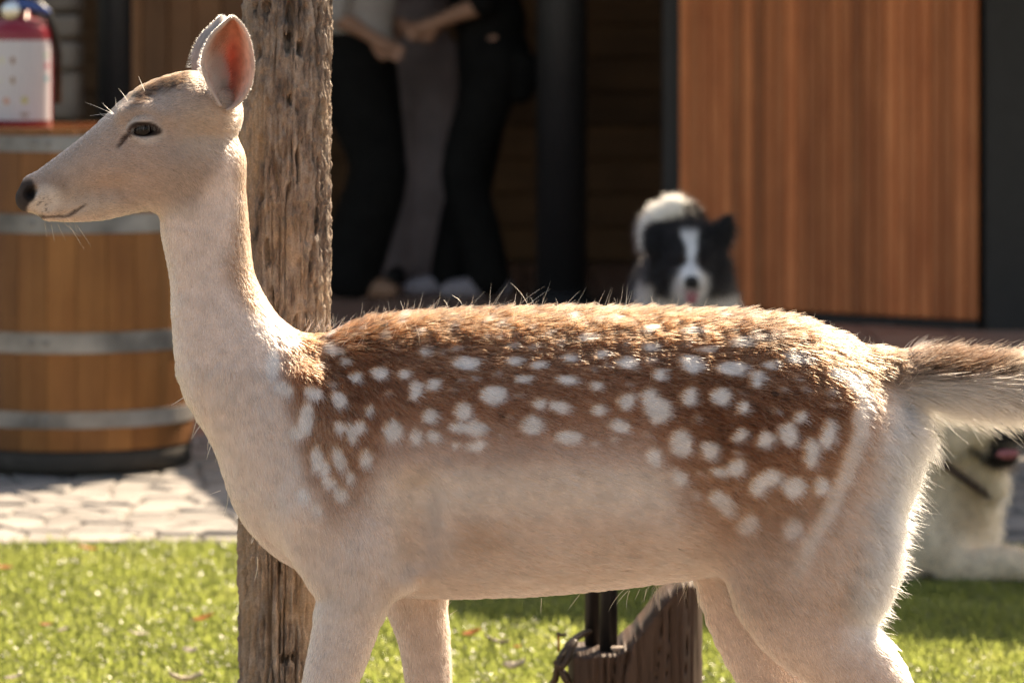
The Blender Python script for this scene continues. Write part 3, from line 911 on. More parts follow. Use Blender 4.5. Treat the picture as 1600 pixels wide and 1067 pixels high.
def deer_field():
    U = 1 / 1200.0
    xh, zh = (400 - 800) * U, CAM_H - (370 - HOR) * U
    ax = np.concatenate([np.arange((8 - 800) * U, xh, 0.0026), ax_(xh, (1760 - 800) * U, 0.0056)])
    az = np.concatenate([np.arange(-0.01, zh, 0.0056), ax_(zh, CAM_H - (70 - HOR) * U, 0.0026)])
    ay = ax_(-0.205, 0.205, 0.0038)
    F = Field(ax, ay, az)
    # trunk
    F.chain([DP(545, 712, 190, .095), DP(640, 714, 213, .122), DP(760, 712, 217, .142), DP(880, 707, 215, .150), DP(1000, 701, 208, .148), DP(1100, 696, 200, .142), DP(1200, 692, 190, .132), DP(1275, 700, 155, .115)], 0.02)
    F.chain([DP(1285, 622, 66, .07), DP(1340, 633, 52, .055), DP(1365, 700, 42, .055)], 0.03)
    # neck
    F.chain([DP(312, 262, 68, .046), DP(319, 345, 68, .046), DP(331, 430, 64, .049), DP(346, 500, 76, .058), DP(378, 578, 96, .072), DP(441, 652, 105, .085), DP(488, 722, 112, .09)], 0.03)
    # skull, muzzle, jaw
    F.chain([DP(318, 178, 58, .046), DP(298, 176, 64, .056), DP(252, 200, 72, .056), DP(205, 226, 60, .049), DP(155, 255, 49, .040), DP(105, 282, 40, .032), DP(66, 301, 32, .026), DP(47, 310, 23, .022)], 0.012)
    F.chain([DP(312, 255, 62, .048), DP(262, 280, 44, .043), DP(205, 302, 31, .034), DP(150, 320, 25, .025), DP(105, 330, 17, .02), DP(75, 333, 11, .016)], 0.018)
    F.chain([DP(290, 248, 34, .05), DP(235, 268, 26, .046)], 0.03)
    for s in (-1, 1):
        # brow ridge, cheek bone, lids, socket
        F.chain([DP(196, 178, 8, .009, s * .040), DP(222, 170, 9, .010, s * .045), DP(256, 181, 10, .010, s * .047)], 0.02, 3)
        F.chain([DP(235, 238, 18, .010, s * .046), DP(180, 262, 14, .008, s * .039)], 0.02, 1)
        F.chain([DP(222, 204, 26, .009, s * .057)], 0.006, 1, 'sub') if False else None
        F.chain([DP(209, 203, 9.5, .012, s * .060), DP(224, 203, 13, .013, s * .060), DP(240, 203, 9.5, .012, s * .060)], 0.004, 1, 'sub')
        F.chain([DP(206, 207, 5, .008, s * .056), DP(195, 216, 4, .007, s * .054), DP(185, 229, 3.2, .006, s * .051)], 0.003, 1, 'sub')
        F.chain([DP(201, 204, 4.5, .005, s * .0535), DP(211, 194, 6.5, .0075, s * .0545), DP(228, 188.5, 7.5, .008, s * .0555), DP(243, 195, 6, .006, s * .0555), DP(250, 204, 4, .004, s * .0545)], 0.005, 3)
        F.chain([DP(206, 212, 3.5, .004, s * .0520), DP(218, 217, 4.0, .004, s * .0535), DP(233, 216, 4.0, .004, s * .0545), DP(248, 207, 3.5, .004, s * .0540)], 0.005, 3)
        # nostril wing and hole
        F.chain([DP(50, 290, 15, .009, s * .016), DP(62, 302, 12, .009, s * .019)], 0.012, 1)
        F.chain([DP(47, 303, 6, .008, s * .026), DP(53, 297, 6, .008, s * .027)], 0.004, 1, 'sub')
        # mouth line
        F.chain([DP(40, 335, 2.6, .012, s * .014), DP(70, 340, 2.6, .010, s * .020), DP(100, 336, 2.6, .009, s * .026), DP(122, 328, 2.8, .008, s * .031), DP(131, 322, 3.2, .006, s * .034)], 0.005, 3, 'sub')
        # ear root
        F.chain([DP(334, 172, 28, .018, s * .024), DP(346, 160, 18, .012, s * .032)], 0.016, 1)
    # upper arms and legs: near side then far side
    F.chain([DP(505, 700, 95, .04, -.062), DP(525, 790, 98, .048, -.070), DP(552, 865, 84, .05, -.076), DP(556, 910, 62, .046, -.078), DP(547, 950, 53, .041, -.078), DP(531, 1012, 46.5, .036, -.078), DP(515, 1067, 41, .031, -.078),
             DP(496, 1150, 30, .024, -.078), DP(490, 1200, 31, .025, -.078), DP(487, 1260, 21, .017, -.078), DP(484, 1400, 18, .015, -.078), DP(482, 1445, 22, .018, -.078), DP(474, 1478, 19, .018, -.078)], 0.022)
    F.chain([DP(575, 850, 50, .035, -.078), DP(622, 888, 24, .022, -.078)], 0.03, 1)
    F.chain([DP(600, 800, 80, .05, .062), DP(635, 870, 66, .046, .072), DP(651, 945, 47, .036, .076), DP(663, 1000, 39.5, .032, .076), DP(670, 1067, 35, .028, .076), DP(678, 1170, 27, .022, .076),
             DP(680, 1210, 29, .024, .076), DP(682, 1270, 20, .016, .076), DP(686, 1410, 18, .015, .076), DP(684, 1450, 22, .018, .076), DP(674, 1476, 18, .018, .076)], 0.03)
    F.chain([DP(1240, 735, 150, .06, -.070), DP(1262, 850, 138, .064, -.074), DP(1258, 940, 98, .058, -.076), DP(1306, 1012, 69, .046, -.078), DP(1362, 1068, 57, .038, -.078), DP(1412, 1140, 36, .027, -.078), DP(1446, 1195, 29, .022, -.078),
             DP(1446, 1260, 21, .017, -.078), DP(1440, 1385, 18, .015, -.078), DP(1428, 1445, 21, .018, -.078), DP(1412, 1478, 18, .018, -.078)], 0.026)
    F.chain([DP(1190, 820, 120, .06, .068), DP(1180, 945, 80, .05, .074), DP(1213, 1052, 58, .042, .076), DP(1268, 1145, 36, .027, .076), DP(1302, 1205, 28, .022, .076), DP(1296, 1300, 19, .016, .076), DP(1288, 1420, 21, .018, .076), DP(1272, 1478, 18, .018, .076)], 0.03)
    for s in (-1, 1):
        F.chain([DP(652, 770, 22, .02, s * .132), DP(655, 830, 24, .024, s * .124), DP(650, 880, 20, .022, s * .106)], 0.03, 2, 'sub')
        F.chain([DP(1035, 650, 60, .02, s * .166), DP(1050, 740, 50, .02, s * .164)], 0.05, 1, 'sub')
        F.chain([DP(478, 600, 10, .010, s * .074), DP(520, 690, 20, .012, s * .098), DP(500, 790, 24, .014, s * .106)], 0.04, 2)
    # tail core
    F.chain([DP(1375, 600, 42, .034), DP(1440, 592, 35, .026), DP(1530, 598, 35, .022), DP(1620, 603, 33, .018), DP(1700, 608, 20, .010)], 0.03)
    return F.net()

SPOTS = [(514,546,16,8,15),(538,564,10,8,0),(559,591,11,10,0),(590,583,13,10,0),(528,623,11,15,-10),(630,588,12,9,20),(648,611,12,13,0),(674,601,13,10,0),(660,548,10,8,0),(723,568,27,10,2),(672,650,14,13,0),
 (723,641,14,14,0),(715,664,14,9,0),(741,667,19,13,10),(742,694,15,10,0),(679,681,14,10,0),(646,684,12,15,0),(611,674,14,19,0),(770,616,21,16,0),(817,592,14,8,0),(841,635,14,10,0),(874,634,16,11,0),(831,664,19,14,0),(884,682,22,13,5),
 (886,592,19,9,0),(929,600,12,9,0),(931,641,14,10,0),(961,666,15,12,20),(800,562,14,7,0),(837,572,14,7,0),(884,560,14,6,0),(939,552,14,7,0),(713,692,8,6,0),(957,690,6,5,0),
 (426,570,11,27,-8),(445,607,15,12,20),(475,655,14,28,12),(461,676,15,12,0),(489,613,17,13,30),(530,668,11,10,0),(548,676,9,19,-10),(563,668,10,13,0),(492,718,11,22,0),(526,719,10,22,-14),(530,771,13,12,0),(512,755,13,10,0),(473,775,10,16,0),
 (569,716,11,15,0),(494,798,12,12,0),(428,515,12,8,20),(451,531,14,8,0),(545,745,9,12,0),(505,735,8,14,0),(575,640,9,10,0),
 (980,568,15,10,0),(1028,584,13,10,0),(1076,570,23,13,12),(1142,577,28,12,-2),(1182,592,12,13,0),(1202,572,11,8,0),(977,627,17,14,0),(1012,618,13,13,0),(1024,640,21,22,20),(1073,619,16,16,0),(1123,618,16,14,0),(1160,634,11,13,0),(968,670,14,11,0),
 (1062,692,19,23,-15),(1105,702,15,18,-10),(1022,713,12,17,-20),(1058,746,11,19,-20),(1152,680,15,13,0),(1194,688,17,14,0),(1232,679,17,19,0),(1248,652,12,11,0),(1266,706,15,24,10),(1294,676,13,25,10),(1146,731,19,15,-10),(1118,738,12,10,0),
 (1185,760,16,18,0),(1204,748,20,14,0),(1238,762,17,18,0),(1280,762,14,16,0),(1116,778,12,12,0),(1133,792,13,18,-20),(1166,818,15,18,0),(1236,826,20,18,0),(1332,596,17,12,0),(1302,582,16,10,0),(1236,556,22,11,8),(1184,528,30,7,0),(1148,538,18,8,0),(1070,520,18,6,0),
 (1010,545,14,6,0),(905,530,16,6,0),(1100,548,14,6,0),(1000,520,12,5,0)]

_sr = random.Random(5)
SMALL = []
while len(SMALL) < 70:
    a, b = _sr.uniform(440, 1320), _sr.uniform(500, 790)
    if b > 700 and 580 < a < 1040: continue
    if all(abs(a - s_[0]) > 14 + s_[2] or abs(b - s_[1]) > 9 + s_[3] for s_ in SPOTS + SMALL):
        SMALL.append((a, b, _sr.uniform(4, 8), _sr.uniform(3.5, 6), _sr.uniform(-20, 20)))

def coat_colour(p, nrm=None):
    """coat colour, some light and shade put in, from a point of the body (local frame of the animal), the same on both flanks"""
    x, y, z = p[:, 0], p[:, 1], p[:, 2]
    d = CAM_D - np.abs(y)
    px = 800 + x * FPX / d; py = HOR + (CAM_H - z) * FPX / d
    j1 = 9 * fbm(x * 30, y * 30, z * 30, 3); j2 = 9 * fbm(x * 30 + 40, y * 30, z * 30, 3)
    px = px + j1; py = py + j2
    n1 = fbm(x * 9, y * 9 + 3, z * 9, 3)
    C = lambda *c: np.array(c)[None, :]
    def over(c, a, q): return c + (q - c) * np.clip(a, 0, 1)[:, None]
    CREAM, TAN, WHITE = C(.69, .545, .465), C(.47, .31, .22), C(.74, .68, .64)
    BROWN, DEEP, FACE = C(.24, .098, .046), C(.10, .034, .013), C(.34, .25, .20)
    c = np.repeat(CREAM, len(x), 0)
    # lower flank: tan wash, pale band above it
    c = over(c, 0.38 * sm(640, 700, px) * (1 - sm(1000, 1080, px)) * sm(770, 830, py) * (1 - sm(880, 940, py)) * (0.8 + n1), TAN)
    c = over(c, 0.55 * sm(700, 730, px) * (1 - sm(760, 810, px)) * sm(800, 830, py) * (1 - sm(850, 890, py)), TAN)
    c = over(c, 0.3 * sm(880, 925, py) * sm(560, 640, px) * (1 - sm(1040, 1100, px)), C(.50, .33, .22))
    # haunch and thigh: soft tan
    c = over(c, 0.6 * sm(1020, 1090, px) * (1 - sm(1330, 1420, px)) * (1 - sm(930, 1040, py)) * (0.85 + n1), TAN)
    c = over(c, 0.28 * sm(1020, 1090, px) * sm(930, 1000, py), TAN)
    c = over(c, 0.45 * sm(1040, 1000, px) * 0, TAN)
    # saddle of brown
    lo = np.interp(px, [400, 425, 450, 480, 520, 560, 600, 650, 700, 800, 900, 1000, 1040, 1080, 1120, 1200, 1300, 1345], [470, 560, 690, 775, 812, 790, 735, 722, 724, 730, 726, 730, 760, 810, 838, 845, 822, 765])
    lf = np.interp(py, [440, 480, 520, 600, 700, 800], [395, 412, 425, 432, 448, 490])
    s = (1 - sm(-95, 62, py - lo)) * sm(-22, 34, px - lf) * (1 - sm(1320, 1420, px + 0.25 * (py - 640)))
    s = s * np.where(px < 415, sm(450, 520, py), 1)
    c = over(c, 0.92 * s, BROWN)
    dk = s * (1 - sm(-190, -55, py - lo)) * sm(455, 500, px)
    c = over(c, 0.7 * dk, DEEP)
    c = over(c, 0.8 * s * sm(-160, -20, py - lo) * sm(1040, 1120, px), C(.37, .215, .135))
    c = over(c, 0.5 * s * (1 - sm(520, 620, px)) * sm(600, 680, py), C(.36, .21, .135))
    # reddish dorsal hair
    dors = (1 - sm(505, 545, py - np.interp(px, [400, 470, 1150, 1400], [0, 20, 5, 75]))) * sm(430, 480, px) * (1 - sm(1330, 1400, px))
    c = over(c, 0.85 * dors, C(.17, .07, .033))
    c = over(c, 0.5 * dors * sm(0.05, 0.2, fbm(x * 22, 1.0, z * 40, 3)), C(.12, .06, .035))
    # nape line
    nap = sm(-34 - 40 * sm(330, 430, py), -8 - 18 * sm(330, 430, py), px - np.interp(py, [165, 220, 300, 370, 430, 475, 505], [370, 385, 388, 393, 402, 425, 470])) * sm(170, 230, py) * (1 - sm(470, 520, py))
    c = over(c, 0.85 * nap, C(.30, .17, .10))
    # spots
    k = np.zeros(len(x))
    tr = 3 * fbm(x * 70, y * 20, z * 70, 2)
    for (cx, cy, rx, ry, an) in SPOTS:
        m = (np.abs(px - cx) < 60) & (np.abs(py - cy) < 60)
        if not m.any(): continue
        a = R(an); u, v = px[m] - cx, py[m] - cy
        q = np.sqrt(((u * math.cos(a) + v * math.sin(a)) / (rx - .4)) ** 2 + ((-u * math.sin(a) + v * math.cos(a)) / (ry - .4)) ** 2) + 0.035 * tr[m]
        k[m] = np.maximum(k[m], 1 - sm(0.78, 1.16, q))
    for (cx, cy, rx, ry, an) in SMALL:
        m = (np.abs(px - cx) < 14) & (np.abs(py - cy) < 14)
        if m.any():
            q = np.sqrt(((px[m] - cx) / rx) ** 2 + ((py[m] - cy) / ry) ** 2) + 0.05 * tr[m]
            k[m] = np.maximum(k[m], .5 * (1 - sm(0.6, 1.3, q)))
    fade = 0.9 - 0.35 * sm(760, 820, py) - 0.25 * (1 - sm(520, 575, py))
    c = over(c, k * fade, WHITE)
    # pale rump stripe
    sx = np.interp(py, [580, 620, 680, 740, 810, 880, 930], [1325, 1347, 1341, 1320, 1290, 1252, 1225])
    st = (1 - sm(8, 19, np.abs(px - sx))) * sm(575, 610, py) * (1 - sm(850, 930, py))
    c = over(c, 0.85 * st, C(.70, .58, .50))
    # pale band below the saddle
    c = over(c, 0.5 * sm(560, 640, px) * (1 - sm(1020, 1080, px)) * sm(715, 750, py) * (1 - sm(775, 830, py)), C(.72, .60, .50))
    # rump edge and tail
    c = over(c, sm(1375, 1430, px + 0.22 * (py - 640)) * sm(605, 650, py) * (1 - sm(960, 1050, py)), C(.74, .66, .60))
    rt = sm(1270, 1350, px) * (1 - sm(1420, 1450, px)) * (1 - sm(575, 640, py)) * (.7 + 1.2 * fbm(x * 30, 2.0, z * 50, 2))
    c = over(c, 0.8 * rt, C(.13, .078, .052))  # brown grey rump hair, deepened to stand in for shade
    rtop = np.interp(px, [1100, 1180, 1260, 1340, 1400, 1440], [490, 497, 510, 535, 560, 570])
    c = over(c, 0.75 * sm(1120, 1200, px) * (1 - sm(1425, 1450, px)) * (1 - sm(26, 60, py - rtop)) * (.85 + fbm(x * 25, 5.0, z * 45, 2)), C(.105, .058, .036))  # top of the rump darkened in the colour in place of shade
    tl = sm(1400, 1435, px)
    c = over(c, tl * (1 - sm(582, 610, py)), C(.045, .026, .017))
    c = over(c, tl * sm(585, 612, py) * (1 - sm(660, 700, py)), C(.68, .57, .47))
    c = over(c, tl * sm(1530, 1620, px) * 0.6 * (1 - sm(585, 620, py)), C(.36, .28, .22))
    # legs slightly greyer and cooler
    c = over(c, 0.35 * sm(860, 960, py) * (1 - sm(600, 680, px)), C(.60, .52, .47))
    # face
    hd = 1 - sm(325, 375, px + 0.55 * (py - 250))
    hd = hd * (1 - sm(330, 352, py))
    c = over(c, 0.85 * hd, FACE)
    c = over(c, 0.5 * hd * (1 - sm(30, 95, np.hypot(px - 190, (py - 258) * 1.3))), C(.44, .31, .25))
    c = over(c, 0.5 * hd * sm(296, 322, py - 0.1 * px + 12) , C(.62, .50, .40))
    c = over(c, 0.4 * hd * (1 - sm(20, 60, np.hypot(px - 318, py - 205))), C(.52, .38, .27))
    c = over(c, 0.7 * (1 - sm(10, 30, np.hypot((px - 82) * .8, py - 288))), C(.27, .20, .165))
    c = over(c, 0.5 * (1 - sm(6, 22, np.hypot((px - 115) * .5, py - 306))), C(.30, .255, .23))
    top = np.interp(px, [100, 140, 175, 200, 245, 290, 330], [232, 202, 172, 150, 120, 108, 104])
    c = over(c, (1 - sm(20, 36, py - top)) * sm(186, 212, px) * (1 - sm(290, 325, px)) * (1 - sm(160, 185, py)), C(.06, .033, .02))
    c = over(c, 0.8 * (1 - sm(2, 8, py - top)) * sm(150, 190, px) * (1 - sm(300, 330, px)), C(.44, .28, .17))  # tan line paints the sunlit top edge of the forehead
    c = over(c, 0.7 * sm(278, 310, px) * (1 - sm(16, 34, py - top)) * (1 - sm(330, 345, px)), C(.66, .50, .38))
    # pale ring round the eye, dark rim and tear line
    e = np.hypot((px - 222) / 1.5, py - 207)
    c = over(c, 0.6 * (1 - sm(14, 26, e)), C(.60, .52, .46))
    er = np.sqrt(((px - 225) / 27) ** 2 + ((py - 204) / 13.5) ** 2)
    c = over(c, 1 - sm(0.82, 1.06, er), C(.035, .022, .018))
    tx = np.interp(py, [200, 207, 216, 229], [206, 203, 194, 184])
    c = over(c, (1 - sm(2.4, np.interp(py, [203, 229], [12, 6.5]), np.abs(px - tx))) * sm(199, 203, py) * (1 - sm(228, 234, py)), C(.07, .045, .038))
    # muzzle: white lips, black nose, mouth line, dots of the whisker roots
    c = over(c, 0.75 * (1 - sm(14, 30, np.hypot((px - 68) * .8, py - 312))), C(.60, .53, .47))
    mx = np.interp(px, [30, 70, 100, 122, 131], [332, 340, 336, 328, 321])
    c = over(c, 0.9 * (1 - sm(.8, 3.6, np.abs(py - mx))) * (1 - sm(128, 136, px)) * sm(36, 60, px), C(.10, .07, .058))
    c = over(c, 0.55 * sm(2, 8, py - mx) * (1 - sm(60, 140, px)), C(.55, .40, .27))
    c = over(c, 0.7 * dors * sm(1020, 1150, px), C(.085, .045, .028))  # shade on the rear dorsal hair put into the coat colour
    dots = sm(0.35, 0.6, noise(x * 420, y * 420, z * 420)) * (1 - sm(12, 34, np.hypot(px - 72, (py - 322) * 1.4)))
    c = over(c, 0.8 * dots, C(.12, .09, .075))
    nose = (1 - sm(-2, 5, px - np.interp(py, [276, 283, 295, 304, 312, 320, 330, 338], [40, 52, 57, 56, 48, 40, 37, 36]))) * sm(277, 285, py)
    c = over(c, nose, C(.045, .036, .034))
    c = over(c, 1 - sm(7, 13, np.hypot(px - 47, (py - 301) * .8)), C(.008, .006, .006))
    # hooves
    c = over(c, sm(1448, 1462, py), C(.03, .025, .022))
    return np.clip(c, 0.005, 0.85), px, py, np.clip(nose, 0, 1), er

def deer():
    v, f = deer_field()
    v = relax(v, f, 2, 0.5)
    N = vnormals(v, f)
    col, px, py, nose, er = coat_colour(v)
    root = empty('deer', 'pale spotted fallow deer with raised tail standing side on', 'deer', (0, 0, 0))
    me = mesh_np('body', v, f)
    vcol(me, col)
    body = obj('body', me, M['coat'], root)
    # ---------------- eyes
    for s in (-1, 1):
        c = DP(224, 203, 0, 0, s * .0395)[:3]
        bm = bmesh.new(); bmesh.ops.create_uvsphere(bm, u_segments=32, v_segments=24, radius=0.0172)
        em = bpy.data.meshes.new('eye'); bm.to_mesh(em); bm.free()
        em.polygons.foreach_set('use_smooth', np.ones(len(em.polygons), bool))
        obj('eye', em, M['eye'], root, c)
    # ---------------- ears
    Lf = catmull([(346, 166), (331, 142), (319, 118), (314, 95), (320, 71), (331, 52), (346, 38), (357, 29), (363, 24)], 4)
    Rt = catmull([(352, 172), (374, 160), (391, 136), (398, 105), (395, 76), (389, 55), (381, 40), (371, 29), (364, 24)], 4)
    nu, nv = len(Lf), 19
    ears = []
    for s in (-1, 1):
        V, CC, Q = [], [], []
        for i in range(nu):
            t = i / (nu - 1)
            y0 = .040 + .034 * t
            for j in range(nv):
                q = j / (nv - 1)
                b = q * 2 - 1
                ex, ey = Lf[i] + (Rt[i] - Lf[i]) * q
                ex, ey = 356 + (ex - 356) * .91, 165 + (ey - 165) * .965
                dep = .027 * (1 - b * b) * math.sin(math.pi * min(1, .12 + .84 * t)) ** .8
                fold = .012 * max(0, -b - .45) * (1 - t)
                yy = y0 - dep + .010 * abs(b) ** 3 + fold
                if s > 0: ex, ey = ex - 16, ey - 1
                P = DP(ex, ey, 0, 0, s * yy)
                V.append(P[:3]); Q.append((t, b))
        Q = np.array(Q)
        t_, b_ = Q[:, 0], Q[:, 1]
        ce = np.repeat(np.array([[.46, .28, .20]]), len(Q), 0)
        red = np.exp(-((b_ - .15) / .34) ** 2 - ((t_ - .38) / .19) ** 2)
        ce = ce + (np.array([[.46, .11, .06]]) - ce) * np.clip(1.15 * red, 0, 1)[:, None]
        dk = np.exp(-((b_ - .28) / .22) ** 2 - ((t_ - .27) / .12) ** 2)
        ce = ce + (np.array([[.20, .06, .04]]) - ce) * np.clip(.8 * dk, 0, 1)[:, None]
        edge = sm(.55, .88, b_) + sm(.70, .93, -b_) + sm(.86, .98, t_) + np.exp(-((b_ + .5) / .4) ** 2 - ((t_ - .2) / .2) ** 2)
        ce = ce + (np.array([[.66, .56, .49]]) - ce) * np.clip(edge, 0, 1)[:, None]
        if s > 0: ce = np.repeat(np.array([[.42, .38, .36]]), len(Q), 0)
        F_ = np.array([(i * nv + j, i * nv + j + 1, (i + 1) * nv + j + 1, (i + 1) * nv + j) for i in range(nu - 1) for j in range(nv - 1)])
        if s > 0: F_ = F_[:, ::-1]
        V = np.array(V)
        em = mesh_np('ear', V, F_)
        vcol(em, ce)
        eo = obj('ear', em, M['ear'], root)
        md = eo.modifiers.new('thickness', 'SOLIDIFY'); md.thickness = .0035; md.offset = -1
        ears.append((V, Q, F_, ce, s))
    # ---------------- fur
    tri = np.concatenate([f[:, [0, 1, 2]], f[:, [0, 2, 3]]])
    A = np.linalg.norm(np.cross(v[tri[:, 1]] - v[tri[:, 0]], v[tri[:, 2]] - v[tri[:, 0]]), axis=1) / 2
    cen = v[tri].mean(1)
    tpx, tpy = px[tri].mean(1), py[tri].mean(1)
    wgt = A * np.where(cen[:, 1] < 0.03, 1.0, 0.45)
    wgt = wgt * np.where(tpy > 1130, 0.25, 1.0) * np.where((tpx < 330) & (tpy < 360), 1.7, 1.0)
    wgt = wgt * (1 - nose[tri].max(1)) * np.where(er[tri].min(1) < 0.95, 0, 1)
    wgt = wgt * np.where((cen[:, 2] < 0.05), 0, 1)
    n = 330000
    ti = rng.choice(len(tri), n, p=wgt / wgt.sum())
    b = rng.dirichlet((1, 1, 1), n)
    T = tri[ti]
    root_p = (v[T] * b[:, :, None]).sum(1)
    nr = (N[T] * b[:, :, None]).sum(1)
    nr /= np.linalg.norm(nr, axis=1, keepdims=True)
    hc_, hx, hy, _, _ = coat_colour(root_p)
    ctl = np.array([(40, 300, 1, -.5), (110, 285, 1, -.45), (200, 240, 1, -.2), (230, 140, .8, -.6), (300, 130, 1, -.2), (290, 240, .8, .6), (120, 335, 1, -.1), (320, 330, .1, 1), (385, 350, .15, 1), (330, 460, .05, 1), (345, 560, .15, 1), (420, 470, .45, 1),
                    (450, 560, .3, 1), (400, 680, .35, 1), (430, 820, .5, 1), (500, 650, .25, 1), (500, 520, 1, .25), (560, 640, .6, .8), (560, 760, .5, 1), (540, 900, .1, 1), (520, 1020, -.1, 1), (660, 980, .05, 1), (620, 500, 1, .1), (700, 620, 1, .35),
                    (700, 760, 1, .4), (720, 900, 1, .25), (900, 490, 1, 0), (900, 640, 1, .3), (900, 800, 1, .3), (950, 900, 1, .2), (1100, 520, 1, .1), (1100, 680, 1, .35), (1080, 850, 1, .35), (1250, 540, 1, .3), (1250, 700, .9, .45), (1200, 880, .8, .6),
                    (1350, 560, 1, .35), (1340, 760, .75, .65), (1420, 700, .7, .8), (1380, 880, .55, .85), (1280, 980, .5, .8), (1380, 1050, .5, .85), (1440, 595, 1, .0), (1600, 600, 1, .02), (1230, 1050, .45, .9)], float)
    wx = np.zeros(n); wz = np.zeros(n); ws = np.zeros(n)
    for (cx, cy, dx, dy) in ctl:
        L = math.hypot(dx, dy)
        k = 1 / (((hx - cx) ** 2 + (hy - cy) ** 2) + 900) ** 1.5
        wx += k * dx / L; wz -= k * dy / L; ws += k
    tail = (hx > 1405) & (hy < 680) & (np.abs(hy - 600) < 75)
    tg = np.stack([wx / ws, np.zeros(n), wz / ws], 1)
    tg[tail, 2] = np.interp(hy[tail], [560, 590, 604, 632], [.9, .3, -.2, -1.0]) * rng.uniform(.5, 1.3, tail.sum())
    top = np.interp(hx, [400, 470, 520, 620, 700, 1000, 1180, 1260, 1340, 1400], [425, 505, 510, 488, 484, 486, 497, 510, 535, 560])
    bk = (1 - sm(10, 75, hy - top)) * sm(440, 560, hx) * (1 - sm(1400, 1430, hx))
    # clumping and cowlicks
    q1 = fbm(root_p[:, 0] * 45, root_p[:, 1] * 45, root_p[:, 2] * 45, 2); q2 = fbm(root_p[:, 0] * 45 + 30, root_p[:, 1] * 45, root_p[:, 2] * 45, 2)
    g1 = fbm(root_p[:, 0] * 110, root_p[:, 1] * 110, root_p[:, 2] * 110 + 7, 2)
    tg[:, 1] += .5 * bk * q2
    tg[:, 0] += .25 * q1 + rng.normal(0, .13, n); tg[:, 2] += .25 * q2 + rng.normal(0, .13, n); tg[:, 1] += rng.normal(0, .12, n)
    tg -= nr * (tg * nr).sum(1, keepdims=True)
    tg /= np.linalg.norm(tg, axis=1, keepdims=True) + 1e-6
    ln = np.full(n, .0125)
    ln = np.where(hy < 352, np.where(hx < 340, .0066, ln), ln)
    ln = np.where((hx < 150) & (hy < 360), .0040, ln)
    ln = np.where((hy > 200) & (hy < 560) & (hx > 240) & (hx < 430) & ~((hx < 340) & (hy < 352)), .008, ln)
    ln = ln + .014 * bk
    rump = sm(1370, 1420, hx + .25 * (hy - 640)) * sm(600, 640, hy)
    ln = ln + .011 * rump
    ln = np.where(hy > 960, .008, ln) * np.where(hy > 960, 1 + .9 * sm(1340, 1380, hx) * (hy < 1010), 1)
    ln = np.where(tail, np.where(hy < 592, .034, .044), ln)
    ln = np.where((hx > 195) & (hx < 315) & (hy < 150), .009, ln)
    ln = ln * rng.uniform(.65, 1.25, n)
    lift = .24 + .20 * bk + .30 * rump + (.14 + .3 * bk) * g1
    lift = np.where(tail, .42, lift)
    lift = np.where(hy < 352, .16, lift)
    ln = np.where(tail, ln * rng.uniform(.6, 1.35, n), ln)
    lift = np.where(tail, lift + rng.normal(0, .18, n), lift)
    d0 = tg * np.cos(lift + .25)[:, None] + nr * np.sin(lift + .25)[:, None]
    d2 = tg * np.cos(lift - .16)[:, None] + nr * np.sin(lift - .16)[:, None]
    d2[:, 2] -= .10
    P = np.zeros((n, 4, 3))
    P[:, 0] = root_p - nr * .0006
    st = (ln / 3)[:, None]
    P[:, 1] = P[:, 0] + d0 * st
    P[:, 2] = P[:, 1] + (d0 + d2) * .5 * st
    P[:, 3] = P[:, 2] + d2 * st
    rad = np.where(hy < 352, .00031, .00042)
    rad = np.where(tail, .00042, rad)
    radp = rad[:, None] * np.array([1.0, .95, .7, .18])[None, :]
    streak = fbm(hx * .05 - hy * .02, root_p[:, 1] * 60, hy * .16 - hx * .05, 3)
    vr = .26 + .24 * sm(.30, .10, hc_.mean(1)) + .22 * bk
    hcol = hc_ * (1 + vr * (rng.normal(0, .75, n) + 1.5 * streak))[:, None]
    agouti = (rng.random(n) < .10 + .06 * bk) & (hc_.mean(1) < .25) & (hy > 360)
    hcol[agouti] = hcol[agouti] * .4 + np.array([[.42, .27, .17]]) * .6
    o = hair('fur', P, radp, np.clip(hcol, .004, .88), M['fur'], root)
    tag(o, kind='stuff')
    # ---------------- long stray hairs: back, rump, brow, chin, chest, belly, ears
    G, GC, GR = [], [], []
    def stray(p, dirs, ln, bend, c, r=.00022):
        k = len(p)
        dirs = dirs / np.linalg.norm(dirs, axis=1, keepdims=True)
        pp = np.zeros((k, 6, 3)); pp[:, 0] = p
        for i in range(1, 6):
            pp[:, i] = pp[:, i - 1] + (dirs + bend * (i / 5)) * (ln / 5)[:, None]
        G.append(pp); GC.append(np.broadcast_to(c, (k, 3))); GR.append(np.full(k, r))
    k = 520                                           # the standing hairs of the back
    x = rng.uniform(470, 1420, k); y = rng.normal(0, .035, k)
    tz = np.interp(x, [400, 470, 520, 620, 700, 1000, 1180, 1260, 1340, 1400, 1450], [425, 508, 512, 492, 488, 490, 501, 514, 540, 566, 566]) + 900 * y * y / .13
    p = np.stack([(x - 800) / 1200, y, CAM_H - (tz - HOR) / 1200], 1)
    big = np.exp(-((x - 860) / 230) ** 2)
    dr = np.stack([.5 + rng.normal(0, .2, k), rng.normal(0, .2, k), .9 + rng.normal(0, .12, k)], 1)
    bd = np.stack([rng.normal(-.15, .45, k), rng.normal(0, .15, k), rng.normal(-.1, .2, k)], 1)
    stray(p, dr, (.010 + .024 * rng.random(k) ** 2 * (.45 + big)) + .005, bd, (.60, .44, .34), .0002)
    k = 1500                                          # fringe of the rump
    y_ = rng.uniform(640, 1000, k)
    xr = np.interp(y_, [640, 700, 800, 880, 950, 970, 1010], [1446, 1437, 1416, 1395, 1366, 1361, 1380])
    ys = rng.normal(-.02, .035, k)
